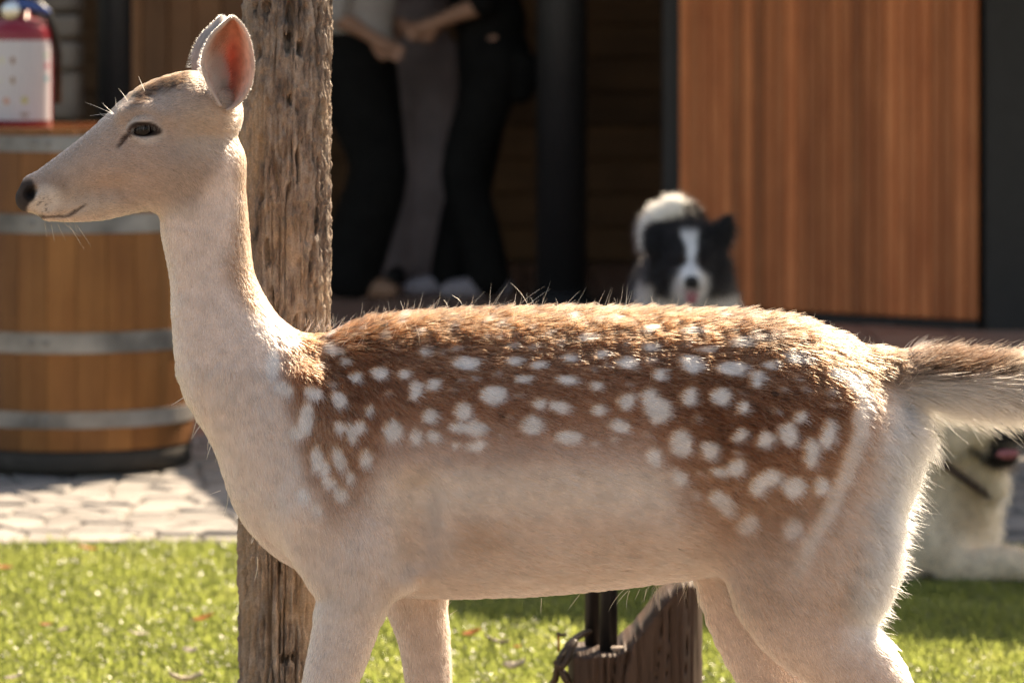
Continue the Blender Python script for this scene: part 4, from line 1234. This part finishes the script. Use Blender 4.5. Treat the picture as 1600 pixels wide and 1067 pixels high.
    p = np.stack([(xr - 12 - 800) / 1200, ys, CAM_H - (y_ - HOR) / 1200], 1)
    dr = np.stack([np.full(k, 1.0), rng.normal(0, .3, k), -.35 + rng.normal(0, .25, k)], 1)
    stray(p, dr, .014 + .015 * rng.random(k) + .012 * (rng.random(k) < .08), np.stack([rng.normal(0, .2, k), 0 * y_, rng.normal(-.35, .3, k)], 1), (.78, .71, .65), .0002)
    def few(lst, c, r=.0003, y=0.0):
        for (x0, y0, x1, y1, bx, by) in lst:
            a = np.array([DP(x0, y0, 0, 0, y)[:3]]); b_ = np.array([DP(x1, y1, 0, 0, y)[:3]])
            L = np.linalg.norm(b_ - a, axis=1)
            dv = (b_ - a) / L[:, None]
            stray(a, dv + np.array([[0, rng.normal(0, .25), 0]]), L * 1.05, np.array([[bx, 0, -by]]), c, r)
    few([(208, 176, 194, 135, -.3, .2), (188, 186, 156, 161, .2, 0), (186, 190, 148, 188, .3, -.5), (182, 168, 180, 152, 0, .1), (192, 180, 140, 172, 0, .3), (176, 178, 135, 158, 0, .1), (205, 165, 210, 150, 0, 0), (226, 142, 216, 120, 0, 0)], (.7, .58, .47), .0002, -.036)
    few([(103, 340, 112, 356, .2, -.2), (116, 338, 113, 358, .6, .3), (98, 346, 118, 366, .4, .2), (90, 350, 100, 372, .2, .2), (120, 352, 140, 378, .1, .3), (80, 350, 85, 375, 0, .1), (70, 348, 72, 372, 0, .1), (108, 352, 128, 384, .1, .2)], (.35, .25, .18), .0002, -.018)
    few([(292, 618, 268, 633, 0, 0), (308, 655, 298, 682, .1, .2), (316, 662, 296, 680, .3, .3), (326, 688, 322, 703, .3, .1), (330, 695, 320, 718, .2, 0), (340, 705, 336, 722, .1, 0), (346, 712, 344, 724, .1, 0), (352, 720, 355, 732, 0, 0),
         (352, 752, 376, 806, -.8, 0), (345, 766, 328, 772, 0, 0), (372, 765, 366, 780, 0, 0), (376, 818, 390, 816, 0, .2), (400, 828, 388, 848, .3, 0), (402, 870, 408, 908, -.5, 0), (396, 842, 392, 850, 0, 0)], (.84, .72, .62), .00042, -.01)
    few([(978, 918, 942, 945, .3, .3), (984, 922, 968, 950, .5, .1), (982, 922, 960, 940, .2, .2), (1000, 920, 992, 934, 0, .2), (906, 928, 888, 950, 0, .1), (1010, 920, 1006, 940, 0, 0), (846, 934, 845, 958, 0, 0),
         (700, 945, 706, 938, 0, .2), (702, 960, 714, 954, .1, -.2), (703, 1010, 712, 1018, 0, .1)], (.80, .70, .60), .0003, 0.0)
    k = 30                                            # wisps at the groin
    x = rng.uniform(1020, 1080, k)
    p = np.stack([(x - 800) / 1200, rng.normal(0, .04, k), CAM_H - (np.interp(x, [1000, 1080], [914, 900]) - HOR) / 1200], 1)
    stray(p, np.stack([rng.normal(-.1, .3, k), rng.normal(0, .3, k), np.full(k, -1.)], 1), .012 + .03 * rng.random(k), np.zeros((k, 3)), (.30, .23, .18), .0002)
    # ear fuzz
    for (V, Q, F_, ce, s) in ears:
        Ne = vnormals(V, F_)
        k = 9000 if s < 0 else 3500
        id_ = rng.integers(0, len(F_), k); w4 = rng.dirichlet((1, 1, 1, 1), k)
        p = (V[F_[id_]] * w4[:, :, None]).sum(1); nn = (Ne[F_[id_]] * w4[:, :, None]).sum(1)
        q = (Q[F_[id_]] * w4[:, :, None]).sum(1); cc = (ce[F_[id_]] * w4[:, :, None]).sum(1)
        nn /= np.linalg.norm(nn, axis=1, keepdims=True) + 1e-6
        inner = np.where(nn[:, 1] < 0, 1, -1) if s < 0 else np.ones(k)
        rim = sm(.8, .97, np.abs(q[:, 1])) + sm(.93, .99, q[:, 0])
        out = np.stack([q[:, 1], np.zeros(k), .55 * (q[:, 0] - .35) + .0], 1)
        low = np.exp(-((q[:, 1] + .5) / .5) ** 2 - ((q[:, 0] - .25) / .2) ** 2)
        dr = nn * (-s * .35 * inner)[:, None] * 0 + out * np.clip(rim, .3, 1)[:, None] + np.array([[.35, -.18 * (1 if s < 0 else -1), .8]]) * (1 - np.clip(rim, 0, 1))[:, None] + rng.normal(0, .22, (k, 3))
        dr[:, 0] += .7 * low
        l_ = .0035 + .0022 * np.clip(rim, 0, 1) + .016 * low
        hue = cc + (np.array([[.74, .62, .52]]) - cc) * np.clip(.15 + .6 * rim + .9 * low, 0, 1)[:, None]
        keep = (rng.random(k) < np.clip(.35 + rim + low - 1.2 * np.exp(-((q[:, 1] - .15) / .3) ** 2 - ((q[:, 0] - .42) / .2) ** 2), .04, 1))
        dr /= np.linalg.norm(dr, axis=1, keepdims=True)
        pp = np.zeros((k, 6, 3)); pp[:, 0] = p
        for i in range(1, 6): pp[:, i] = pp[:, i - 1] + dr * (l_ / 5)[:, None]
        G.append(pp[keep]); GC.append(hue[keep]); GR.append(np.full(keep.sum(), .00022))
    # eyelashes drooping over the eye
    for s in (-1, 1):
        k = 46
        t = rng.random(k)
        lx = np.interp(t, [0, .3, .65, 1], [206, 214, 230, 247]); ly = np.interp(t, [0, .3, .65, 1], [201, 196.5, 194.5, 199.5])
        p = np.array([DP(a, b_, 0, 0, s * .0615)[:3] for a, b_ in zip(lx, ly)])
        dr = np.stack([-.25 + .7 * t + rng.normal(0, .12, k), s * (.55 + rng.normal(0, .1, k)), -.85 + rng.normal(0, .1, k)], 1)
        stray(p, dr, .0055 + .004 * rng.random(k), np.zeros((k, 3)) + np.array([[0, 0, -.2]]), (.20, .14, .09), .0002)
    G = np.concatenate(G); GC = np.concatenate(GC); GR = np.concatenate(GR)
    o = hair('guard_hair', G, GR[:, None] * np.array([1, 1, .9, .75, .5, .15])[None, :], np.clip(GC, .01, .88), M['fur'], root)
    tag(o, kind='stuff')

t = NT('deer_eye')
t.b.inputs['Base Color'].default_value = (0.012, 0.007, 0.005, 1)
t.b.inputs['Roughness'].default_value = 0.1
t.b.inputs['Specular IOR Level'].default_value = 0.25
g = t.noise(t.coord(), 120, 3)
t.l(t.ramp(g, [(0.3, (0.004, 0.0025, 0.002)), (0.7, (0.012, 0.006, 0.004))]), t.b.inputs['Base Color'])
M['eye'] = t.m
t = NT('ear_skin')
a = t.n('Attribute', attribute_name='coat')
n = t.noise(t.coord(), 90, 4)
c = t.mix(1.0, a.outputs['Color'], t.ramp(n, [(0.3, (.8,) * 3), (0.7, (1.15,) * 3)]), 'MULTIPLY')
t.l(c, t.b.inputs['Base Color'])
t.b.inputs['Roughness'].default_value = 0.7
tr = t.n('BsdfTranslucent')
t.l(t.mix(1.0, c, (1.0, .62, .5), 'MULTIPLY'), tr.inputs['Color'])
mx = t.n('MixShader'); mx.inputs[0].default_value = 0.3
t.l(t.b.outputs[0], mx.inputs[1]); t.l(tr.outputs[0], mx.inputs[2]); t.l(mx.outputs[0], t.out.inputs['Surface'])
M['ear'] = t.m
deer()
# ------------------------------------------------------------------ dogs
def blob_mesh(name, chains, subs, step, colour, mat, parent, margin=0.03, rel=1):
    """chains: list of (pts, k); pts rows x, y, z, r, w in local metres"""
    A = np.concatenate([np.asarray(c[0], float) for c in chains])
    lo = (A[:, :3] - A[:, 3:5].max(1)[:, None]).min(0) - margin
    hi = (A[:, :3] + A[:, 3:5].max(1)[:, None]).max(0) + margin
    F = Field(*[ax_(lo[i], hi[i], step) for i in range(3)])
    for pts, k in chains: F.chain(pts, k, 3 if len(pts) > 2 else 1)
    for pts, k in subs: F.chain(pts, k, 1, 'sub')
    v, f = F.net()
    if rel: v = relax(v, f, rel, .5)
    me = mesh_np(name, v, f)
    if colour is not None: vcol(me, colour(v))
    o = obj(name, me, mat, parent)
    return o, v, f

def short_fur(name, v, f, colour, n, ln, rad, parent, drop=(0, 0, -.3)):
    N = vnormals(v, f)
    i = rng.integers(0, len(f), n)
    w = rng.dirichlet((1, 1, 1, 1), n)
    p = (v[f[i]] * w[:, :, None]).sum(1); nn = (N[f[i]] * w[:, :, None]).sum(1)
    c = colour(p)
    d = nn * .55 + np.array([drop]) + rng.normal(0, .3, (n, 3))
    d /= np.linalg.norm(d, axis=1, keepdims=True)
    L = (ln * rng.uniform(.6, 1.3, n))[:, None]
    P = np.stack([p, p + d * L * .5, p + d * L + np.array([[0, 0, -.25]]) * L], 1)
    o = hair(name, P, rad * np.array([1, .8, .25]), np.clip(c * rng.uniform(.8, 1.15, n)[:, None], .004, .85), M['fur'], parent)
    return tag(o, kind='stuff')

def over(c, a, q): return c + (np.array([q]) - c) * np.clip(a, 0, 1)[:, None]

def collie():
    d = 10.7
    g = W(1075, 0, d).x
    root = empty('collie_dog', 'black and white collie dog facing the camera behind the deer back', 'dog', (g, d - CAM_D, 0.012))
    # local: x right, y away from the lens, z up; head centre at z .60
    q = d / FPX
    X = lambda px: (px - 1075) * q
    Z = lambda py: CAM_H - (py - HOR) * q - 0.012
    ch = [
        ([(X(1077), .02, Z(393), .088, .09), (X(1077), .0, Z(408), .088, .085)], .03),                                    # skull
        ([(X(1040), .01, Z(428), .05, .06), (X(1062), -.02, Z(432), .045, .05), (X(1092), -.02, Z(432), .045, .05), (X(1114), .01, Z(428), .05, .06)], .04),  # cheeks and ruff
        ([(X(1076), -.06, Z(415), .055, .05), (X(1076), -.11, Z(427), .042, .04), (X(1076), -.155, Z(434), .034, .03)], .03),  # muzzle
        ([(X(1076), -.07, Z(452), .03, .04), (X(1076), -.13, Z(457), .021, .025)], .012),                                 # lower jaw
        ([(X(1108), .01, Z(388), .05, .035), (X(1125), .0, Z(368), .038, .02), (X(1134), -.005, Z(352), .026, .014), (X(1139), -.01, Z(339), .010, .009)], .02),   # raised ear
        ([(X(1040), .02, Z(372), .045, .03), (X(1024), .0, Z(368), .034, .02), (X(1016), -.03, Z(385), .02, .012)], .03),       # folded ear
        ([(X(1078), .06, Z(440), .10, .09), (X(1078), .10, Z(490), .13, .11), (X(1078), .14, Z(540), .14, .13)], .05),        # neck and chest
        ([(X(1078), .14, .44, .125, .13), (X(1074), .38, .45, .125, .14), (X(1068), .66, .46, .115, .12)], .05),              # trunk
        ([(X(1050), .13, .40, .06, .06), (X(1046), .12, .22, .036, .036), (X(1046), .11, .05, .028, .03), (X(1046), .085, .025, .03, .045)], .03),
        ([(X(1106), .13, .40, .06, .06), (X(1110), .12, .22, .036, .036), (X(1110), .11, .05, .028, .03), (X(1110), .085, .025, .03, .045)], .03),
        ([(X(1044), .64, .42, .08, .09), (X(1040), .62, .27, .05, .055), (X(1038), .72, .15, .032, .035), (X(1038), .69, .04, .028, .03), (X(1038), .66, .025, .03, .045)], .03),
        ([(X(1096), .64, .42, .08, .09), (X(1100), .62, .27, .05, .055), (X(1102), .72, .15, .032, .035), (X(1102), .69, .04, .028, .03), (X(1102), .66, .025, .03, .045)], .03),
        ([(X(1090), .74, .50, .05, .05), (X(1094), .80, Z(372), .034, .034), (X(1082), .80, Z(342), .036, .034), (X(1056), .78, Z(325), .038, .034), (X(1024), .77, Z(340), .034, .032), (X(1007), .76, Z(366), .024, .024), (X(1003), .75, Z(388), .010, .010)], .02),  # tail curled over
    ]
    sb = [([(X(1063), -.085, Z(404), .010, .012)] * 2, .004), ([(X(1091), -.085, Z(404), .010, .012)] * 2, .004), ([(X(1058), -.14, Z(449), .006, .05), (X(1094), -.14, Z(449), .006, .05)], .004)]
    # keep the tail where the lens sees it although it is further off
    k = (d + .78) / d
    tl = ch[-1][0]
    for i in range(1, len(tl)):
        x, y, z, r, w = tl[i]
        zz = CAM_H - (CAM_H - .012 - z) * k - .012
        tl[i] = ((g + x) * k - g, y, zz, r, w)
    def colour(p):
        x, y, z = p[:, 0], p[:, 1], p[:, 2]
        j = .012 * fbm(x * 25, y * 25, z * 25, 3)
        c = np.repeat(np.array([[.018, .017, .018]]), len(x), 0)
        bw = np.interp(z, [Z(462), Z(440), Z(425), Z(405), Z(385), Z(365)], [.05, .05, .04, .013, .016, .026])
        c = over(c, (1 - sm(.7, 1.1, np.abs(x + j - X(1077)) / bw)) * sm(.10, .03, y) * sm(Z(350), Z(370), z) * sm(Z(470), Z(455), z), (.82, .80, .80))
        c = over(c, sm(Z(455), Z(472), z + j) * (y < .24), (.55, .51, .47))
        c = over(c, sm(.33, .26, z + j) * (y < .3), (.60, .57, .53))
        c = over(c, sm(.16, .10, z + j), (.60, .57, .53))
        c = over(c, (x + j < X(1022)) * sm(Z(440), Z(452), z) * (y < .3), (.5, .47, .44))
        c = over(c, sm(.70, .73, y) * sm(Z(372), Z(362), z + j) * sm(X(1092), X(1080), x), (.84, .80, .74))
        c = over(c, sm(.70, .73, y) * (x < X(1030)) * sm(.5, .55, z), (.80, .76, .72))
        c = over(c, (y < -.135) * (np.abs(x - X(1076)) < .020) * sm(Z(446), Z(443), z) * sm(Z(426), Z(430), z), (.012, .012, .012))
        c = over(c, (np.hypot(np.abs(x - X(1077)) - .024, z - Z(404)) < .012) * (y < -.04), (.02, .012, .008))
        return c
    o, v, f = blob_mesh('body', ch, sb, .008, colour, M['dogcoat'], root)
    obj('nose', lathe_me('nose', [(0.0, -.012), (.015, -.008), (.019, 0), (.015, .010), (0, .014)], 16, False), M['black'], root, (X(1076), -.185, Z(432)))
    for sx in (1063, 1091):
        bm = bmesh.new(); bmesh.ops.create_uvsphere(bm, u_segments=16, v_segments=12, radius=.011)
        em = bpy.data.meshes.new('eye'); bm.to_mesh(em); bm.free()
        obj('eye', em, M['eye'], root, (X(sx), -.078, Z(404)))
    tv = [(X(1066), -.12, Z(452)), (X(1086), -.12, Z(452)), (X(1086), -.165, Z(455)), (X(1084), -.175, Z(466)), (X(1076), -.176, Z(470)), (X(1068), -.175, Z(466)), (X(1066), -.165, Z(455))]
    to = obj('tongue', mesh_np('tongue', tv, [(0, 1, 2, 6), (2, 3, 4, 5, 6)]), M['tongue'], root)
    md = to.modifiers.new('thickness', 'SOLIDIFY'); md.thickness = .006
    short_fur('fur', v, f, colour, 26000, .022, .0007, root)

def pale_dog():
    d = 8.55
    q = d / FPX
    root = empty('pale_dog', 'cream dog with dark muzzle and brown collar lying behind the deer tail', 'dog', (W(1480, 0, d).x, d - CAM_D, 0.03))
    X = lambda px: (px - 1480) * q
    Z = lambda py: CAM_H - (py - HOR) * q - 0.012
    ch = [
        ([(X(1495), .05, Z(655), .085, .08), (X(1515), .0, Z(662), .088, .085), (X(1532), -.02, Z(668), .075, .075)], .03),       # skull
        ([(X(1535), -.03, Z(682), .058, .055), (X(1562), -.06, Z(680), .045, .045), (X(1584), -.08, Z(680), .036, .038)], .02),     # muzzle
        ([(X(1530), -.02, Z(712), .038, .045), (X(1555), -.05, Z(722), .026, .032), (X(1572), -.065, Z(722), .018, .022)], .018),   # jaw
        ([(X(1490), -.06, Z(650), .04, .022), (X(1484), -.085, Z(680), .045, .016), (X(1490), -.09, Z(705), .02, .010)], .02),     # hanging ear
        ([(X(1505), .06, Z(690), .085, .085), (X(1490), .07, Z(740), .105, .095), (X(1480), .08, Z(810), .125, .115), (X(1470), .09, Z(860), .115, .12)], .05),
        ([(X(1540), .0, Z(755), .05, .05), (X(1550), .0, Z(775), .035, .035)], .03),                                             # loose skin of the throat
        ([(X(1470), .10, Z(850), .12, .12), (X(1390), .14, Z(850), .13, .13), (X(1290), .18, Z(855), .12, .13), (X(1200), .2, Z(865), .10, .12)], .05),  # trunk away to the left
        ([(X(1452), -.02, Z(870), .085, .06), (X(1500), -.06, Z(898), .05, .045), (X(1560), -.07, Z(888), .042, .042), (X(1625), -.08, Z(898), .038, .04), (X(1690), -.09, Z(905), .036, .045)], .03),  # near foreleg stretched out
        ([(X(1510), .14, Z(860), .07, .05), (X(1560), .14, Z(905), .04, .042), (X(1650), .13, Z(908), .036, .04), (X(1710), .12, Z(908), .036, .045)], .03),
        ([(X(1250), .10, Z(855), .10, .07), (X(1310), .0, Z(890), .06, .05), (X(1260), -.03, Z(910), .035, .035), (X(1350), -.05, Z(908), .03, .04), (X(1400), -.06, Z(908), .03, .04)], .03),        # hind leg
        ([(X(1180), .2, Z(880), .04, .04), (X(1110), .22, Z(905), .03, .03), (X(1040), .2, Z(910), .02, .02)], .03),
    ]
    sb = [([(X(1548), -.10, Z(703), .012, .08), (X(1585), -.10, Z(702), .010, .08)], .006)]
    def colour(p):
        x, y, z = p[:, 0], p[:, 1], p[:, 2]
        j = .012 * fbm(x * 20, y * 20, z * 20, 3)
        px = 1480 + (x + j) / q; py = HOR + (CAM_H - z - .012 + j) / q
        c = np.repeat(np.array([[.72, .57, .41]]), len(x), 0)
        n1 = fbm(x * 8, y * 8, z * 8, 3)
        c = over(c, .5 * sm(.0, .3, n1), (.52, .40, .28))
        c = over(c, .5 * sm(760, 780, py) * (1 - sm(830, 860, py)) * (1 - sm(14, 40, np.abs(px - 1512))), (.40, .28, .18))
        jx = 14 * fbm(x * 14, 3.0, z * 14, 2)
        c = over(c, sm(1532, 1548, px + jx) * (1 - sm(735, 745, py)), (.022, .02, .02))
        lip = sm(0, 8, py - np.interp(px, [1505, 1530, 1560, 1590], [698, 712, 716, 712])) * (1 - sm(0, 8, py - np.interp(px, [1505, 1530, 1560, 1590], [704, 728, 738, 736]))) * sm(1503, 1510, px)
        c = over(c, lip, (.02, .016, .015))
        c = over(c, .8 * (1 - sm(12, 18, np.hypot(px - 1445, py - 914))) * (y < .05), (.05, .035, .03))
        return c
    o, v, f = blob_mesh('body', ch, sb, .0085, colour, M['dogcoat'], root)
    short_fur('fur', v, f, colour, 26000, .02, .0006, root)
    obj('nose', lathe_me('nose', [(0.0, -.014), (.017, -.008), (.021, 0), (.017, .012), (0, .015)], 16, False), M['black'], root, (X(1606), -.09, Z(668)))
    tv = [(X(1546), -.10, Z(716)), (X(1558), -.108, Z(722)), (X(1572), -.112, Z(722)), (X(1581), -.115, Z(714)), (X(1576), -.113, Z(708)), (X(1560), -.11, Z(707)), (X(1550), -.105, Z(710))]
    to = obj('tongue', mesh_np('tongue', tv, [(0, 1, 2, 3, 4, 5, 6)]), M['tongue'], root)
    md = to.modifiers.new('thickness', 'SOLIDIFY'); md.thickness = .02
    ring = []
    for i in range(29):
        a = 2 * math.pi * i / 28
        cx, cz = (X(1470) + X(1530)) / 2, (Z(738) + Z(772)) / 2
        ux, uz = math.cos(-.62), math.sin(-.62)
        ring.append((cx + .115 * math.cos(a) * ux + .0 , .065 + .118 * math.sin(a), cz + .115 * math.cos(a) * uz))
    cl = obj('collar', tube_me('collar', ring, .009, 8), M['leather'], root)
    obj('tag', lathe_me('tag', [(0, -.003), (.014, -.003), (.014, .003), (0, .003)], 16, False), M['chrome'], cl, ring[0])
    bm = bmesh.new(); bmesh.ops.create_uvsphere(bm, u_segments=16, v_segments=12, radius=.011)
    em = bpy.data.meshes.new('eye'); bm.to_mesh(em); bm.free()
    obj('eye', em, M['eye'], root, (X(1530), -.085, Z(650)))

M['tongue'] = m_plain('tongue', (.42, .13, .14), .4, .1, 30)
M['leather'] = m_plain('collar_leather', (.06, .03, .018), .5, .3, 30)
collie()
pale_dog()

# ------------------------------------------------------------------ people standing on the veranda
def R3(*p): return [tuple(q) + (q[3],) if len(q) == 4 else tuple(q) for q in p]

def person(label, px, d, rz, hips, kn, ft, top, legs_mat, top_mat, shoe_mat, arms, hairlong=True, flare=1.0, leg_r=1.0):
    """local frame: x forward, y left, z up; hips/kn/ft give x, y, z of the joints for right and left leg"""
    x = W(px, 0, d).x
    root = empty('person', label, 'person', (x, d - CAM_D, FZ), rz, 'people standing on the veranda')
    pelvis = (hips[0], 0, .95)
    sh = .155
    # skin: head, neck, arms with hands, ankles and feet
    ch = [(R3((.0, 0, 1.37, .06), (.012, 0, 1.46, .05), (.02, 0, 1.50, .052)), .02),
          (R3((.03, 0, 1.545, .07), (.022, 0, 1.60, .088), (.012, 0, 1.635, .085)), .03),
          (R3((.075, 0, 1.53, .04), (.085, 0, 1.55, .035)), .02),
          (R3((.108, 0, 1.575, .012), (.098, 0, 1.60, .009)), .01),
          (R3((.0, 0, 1.05, .10), (.0, 0, 1.25, .11), (.0, 0, 1.36, .08)), .03)]
    for s in (-1, 1):
        ch.append((R3((.0, s * .088, 1.575, .016), (-.004, s * .09, 1.60, .018)), .01))
    hands = []
    for s, (el, wr) in zip((-1, 1), arms):
        S0 = (.0, s * sh, 1.38)
        ch.append((R3((*S0, .05), (S0[0] * .5 + el[0] * .5, S0[1] * .5 + el[1] * .5, S0[2] * .5 + el[2] * .5, .043), (*el, .036), (el[0] * .5 + wr[0] * .5, el[1] * .5 + wr[1] * .5, el[2] * .5 + wr[2] * .5, .034), (*wr, .024)), .02))
        D = (Vector(wr) - Vector(el)).normalized()
        side = D.cross(Vector((0, 0, 1))).normalized() if abs(D.z) < .95 else Vector((0, 1, 0))
        up = side.cross(D)
        P = Vector(wr)
        pm = P + D * .055
        ch.append((R3((*P, .024), (*pm, .03), (*(P + D * .085), .026)), .012))
        for k, (off, ln) in enumerate(((-.027, .06), (-.009, .072), (.009, .068), (.026, .052))):
            a = P + D * .085 + up * off
            b = a + D * ln * .55 + side * .006
            c = b + D * ln * .35 - side * s * .022
            ch.append((R3((*a, .0095), (*b, .009), (*c, .0075)), .003))
        a = P + D * .03 - up * .026
        ch.append((R3((*a, .012), (*(a + D * .035 - up * .02), .0105), (*(a + D * .062 - up * .022), .009)), .006))
    for i in (0, 1):
        ch.append((R3((hips[0], (.07, -.07)[i == 0], 1.0, .08), (hips[0], (.08, -.08)[i == 0], .9, .065), (*kn[i], .045), (ft[i][0], ft[i][1], .10, .03), (ft[i][0], ft[i][1], .06, .032), (ft[i][0] + .10, ft[i][1], .028, .03)), .02))
    blob_mesh('body', ch, [], .0085, None, M['skin'], root)
    # hair
    hp = [(R3((.0, 0, 1.60, .09), (-.012, 0, 1.645, .096)), .02)]
    if hairlong: hp.append((R3((-.06, 0, 1.60, .07), (-.075, 0, 1.48, .065), (-.07, 0, 1.36, .045)), .03))
    blob_mesh('hair', hp, [(R3((.10, 0, 1.55, .085), (.11, 0, 1.60, .065)), .01)], .012, None, M['hairdark'], root)
    # trousers
    tr = [(R3((hips[0], 0, 1.03, .135), (hips[0] - .015, 0, .95, .15), (hips[0] - .01, 0, .88, .14)), .04)]
    for i, s in ((0, -1), (1, 1)):
        hx, hy = hips[0], s * .085
        tr.append((R3((hx - .01, hy, .92, .10 * leg_r), (hx * .6 + kn[i][0] * .4, hy * .6 + kn[i][1] * .4, .74, .092 * leg_r), (kn[i][0], kn[i][1], kn[i][2], .075 * leg_r * (1 + (flare - 1) * .4)), (kn[i][0] * .45 + ft[i][0] * .55, kn[i][1] * .45 + ft[i][1] * .55, .27, .073 * leg_r * (1 + (flare - 1) * .75)), (ft[i][0], ft[i][1], .085, .066 * leg_r * flare)), .03))
    o, v, f = blob_mesh('trousers', tr, [], .012, None, legs_mat, root)
    # top with sleeves to the elbow
    tp = [(R3((hips[0], 0, top, .145), (hips[0] * .5, 0, 1.14, .14), (.0, 0, 1.28, .155), (.0, 0, 1.38, .12)), .04)]
    for s, (el, wr) in zip((-1, 1), arms):
        tp.append((R3((.0, s * .12, 1.37, .07), (el[0] * .45, s * sh * .55 + el[1] * .45, 1.38 * .55 + el[2] * .45, .06), (el[0], el[1], el[2], .05)), .03))
    blob_mesh('shirt', tp, [], .012, None, top_mat, root)
    for i in (0, 1):
        blob_mesh('shoe', [(R3((ft[i][0] - .055, ft[i][1], .045, .042), (ft[i][0] + .03, ft[i][1], .042, .045), (ft[i][0] + .13, ft[i][1], .036, .04), (ft[i][0] + .165, ft[i][1], .03, .03)), .02)], [(R3((ft[i][0] - .1, ft[i][1], -.05, .052), (ft[i][0] + .25, ft[i][1], -.05, .052)), .004)], .009, None, shoe_mat, root)
    return root

person('person in black trousers and pale top beside the rough post', 565, 15.4, R(-18), (-.02, 0, 0), [(.10, -.07, .50), (.03, .10, .50)], [(-.02, -.06, .05), (-.10, .10, .05)], 1.06,
       M['blackcloth'], M['whitecloth'], M['shoetan'], [((-.04, -.20, 1.13), (.09, -.14, 1.04)), ((-.04, .22, 1.13), (.07, .14, 1.10))], True, 1.2, 1.42)
person('person in loose grey trousers between the two in black', 650, 16.3, R(-80), (0, 0, 0), [(.02, -.09, .50), (.03, .08, .50)], [(-.02, -.10, .05), (.02, .09, .05)], 1.16,
       M['greycloth'], M['greycloth'], M['black'], [((-.02, -.24, 1.12), (.12, -.16, 1.22)), ((.0, .24, 1.12), (.14, .16, 1.24))], True, 1.5, 1.32)
pc = person('person in black trousers with white shoes beside the thick column', 755, 15.4, R(188), (-.03, 0, 0), [(.03, -.08, .50), (.09, .09, .50)], [(.12, -.08, .05), (-.01, .09, .05)], 1.10,
       M['blackcloth'], M['blackcloth'], M['shoe'], [((.0, -.2, 1.15), (.16, -.10, 1.09)), ((.03, .20, 1.17), (.19, .10, 1.10))], False, 1.12, 1.15)
bg_ = empty('shoulder_bag', 'black bag hanging at the hip of the person beside the column', 'bag', (W(800, 0, 15.3).x, 15.3 - CAM_D, FZ + .93))
blob_mesh('pouch', [(R3((-.03, 0, .02, .06), (.04, 0, -.02, .075), (.03, 0, -.10, .06)), .03)], [], .01, None, M['blackcloth'], bg_)
obj('strap', tube_me('strap', [(-.04, .0, .04), (-.06, .03, .2), (-.075, .06, .38), (-.08, .08, .46)], .008, 6), M['blackcloth'], bg_)
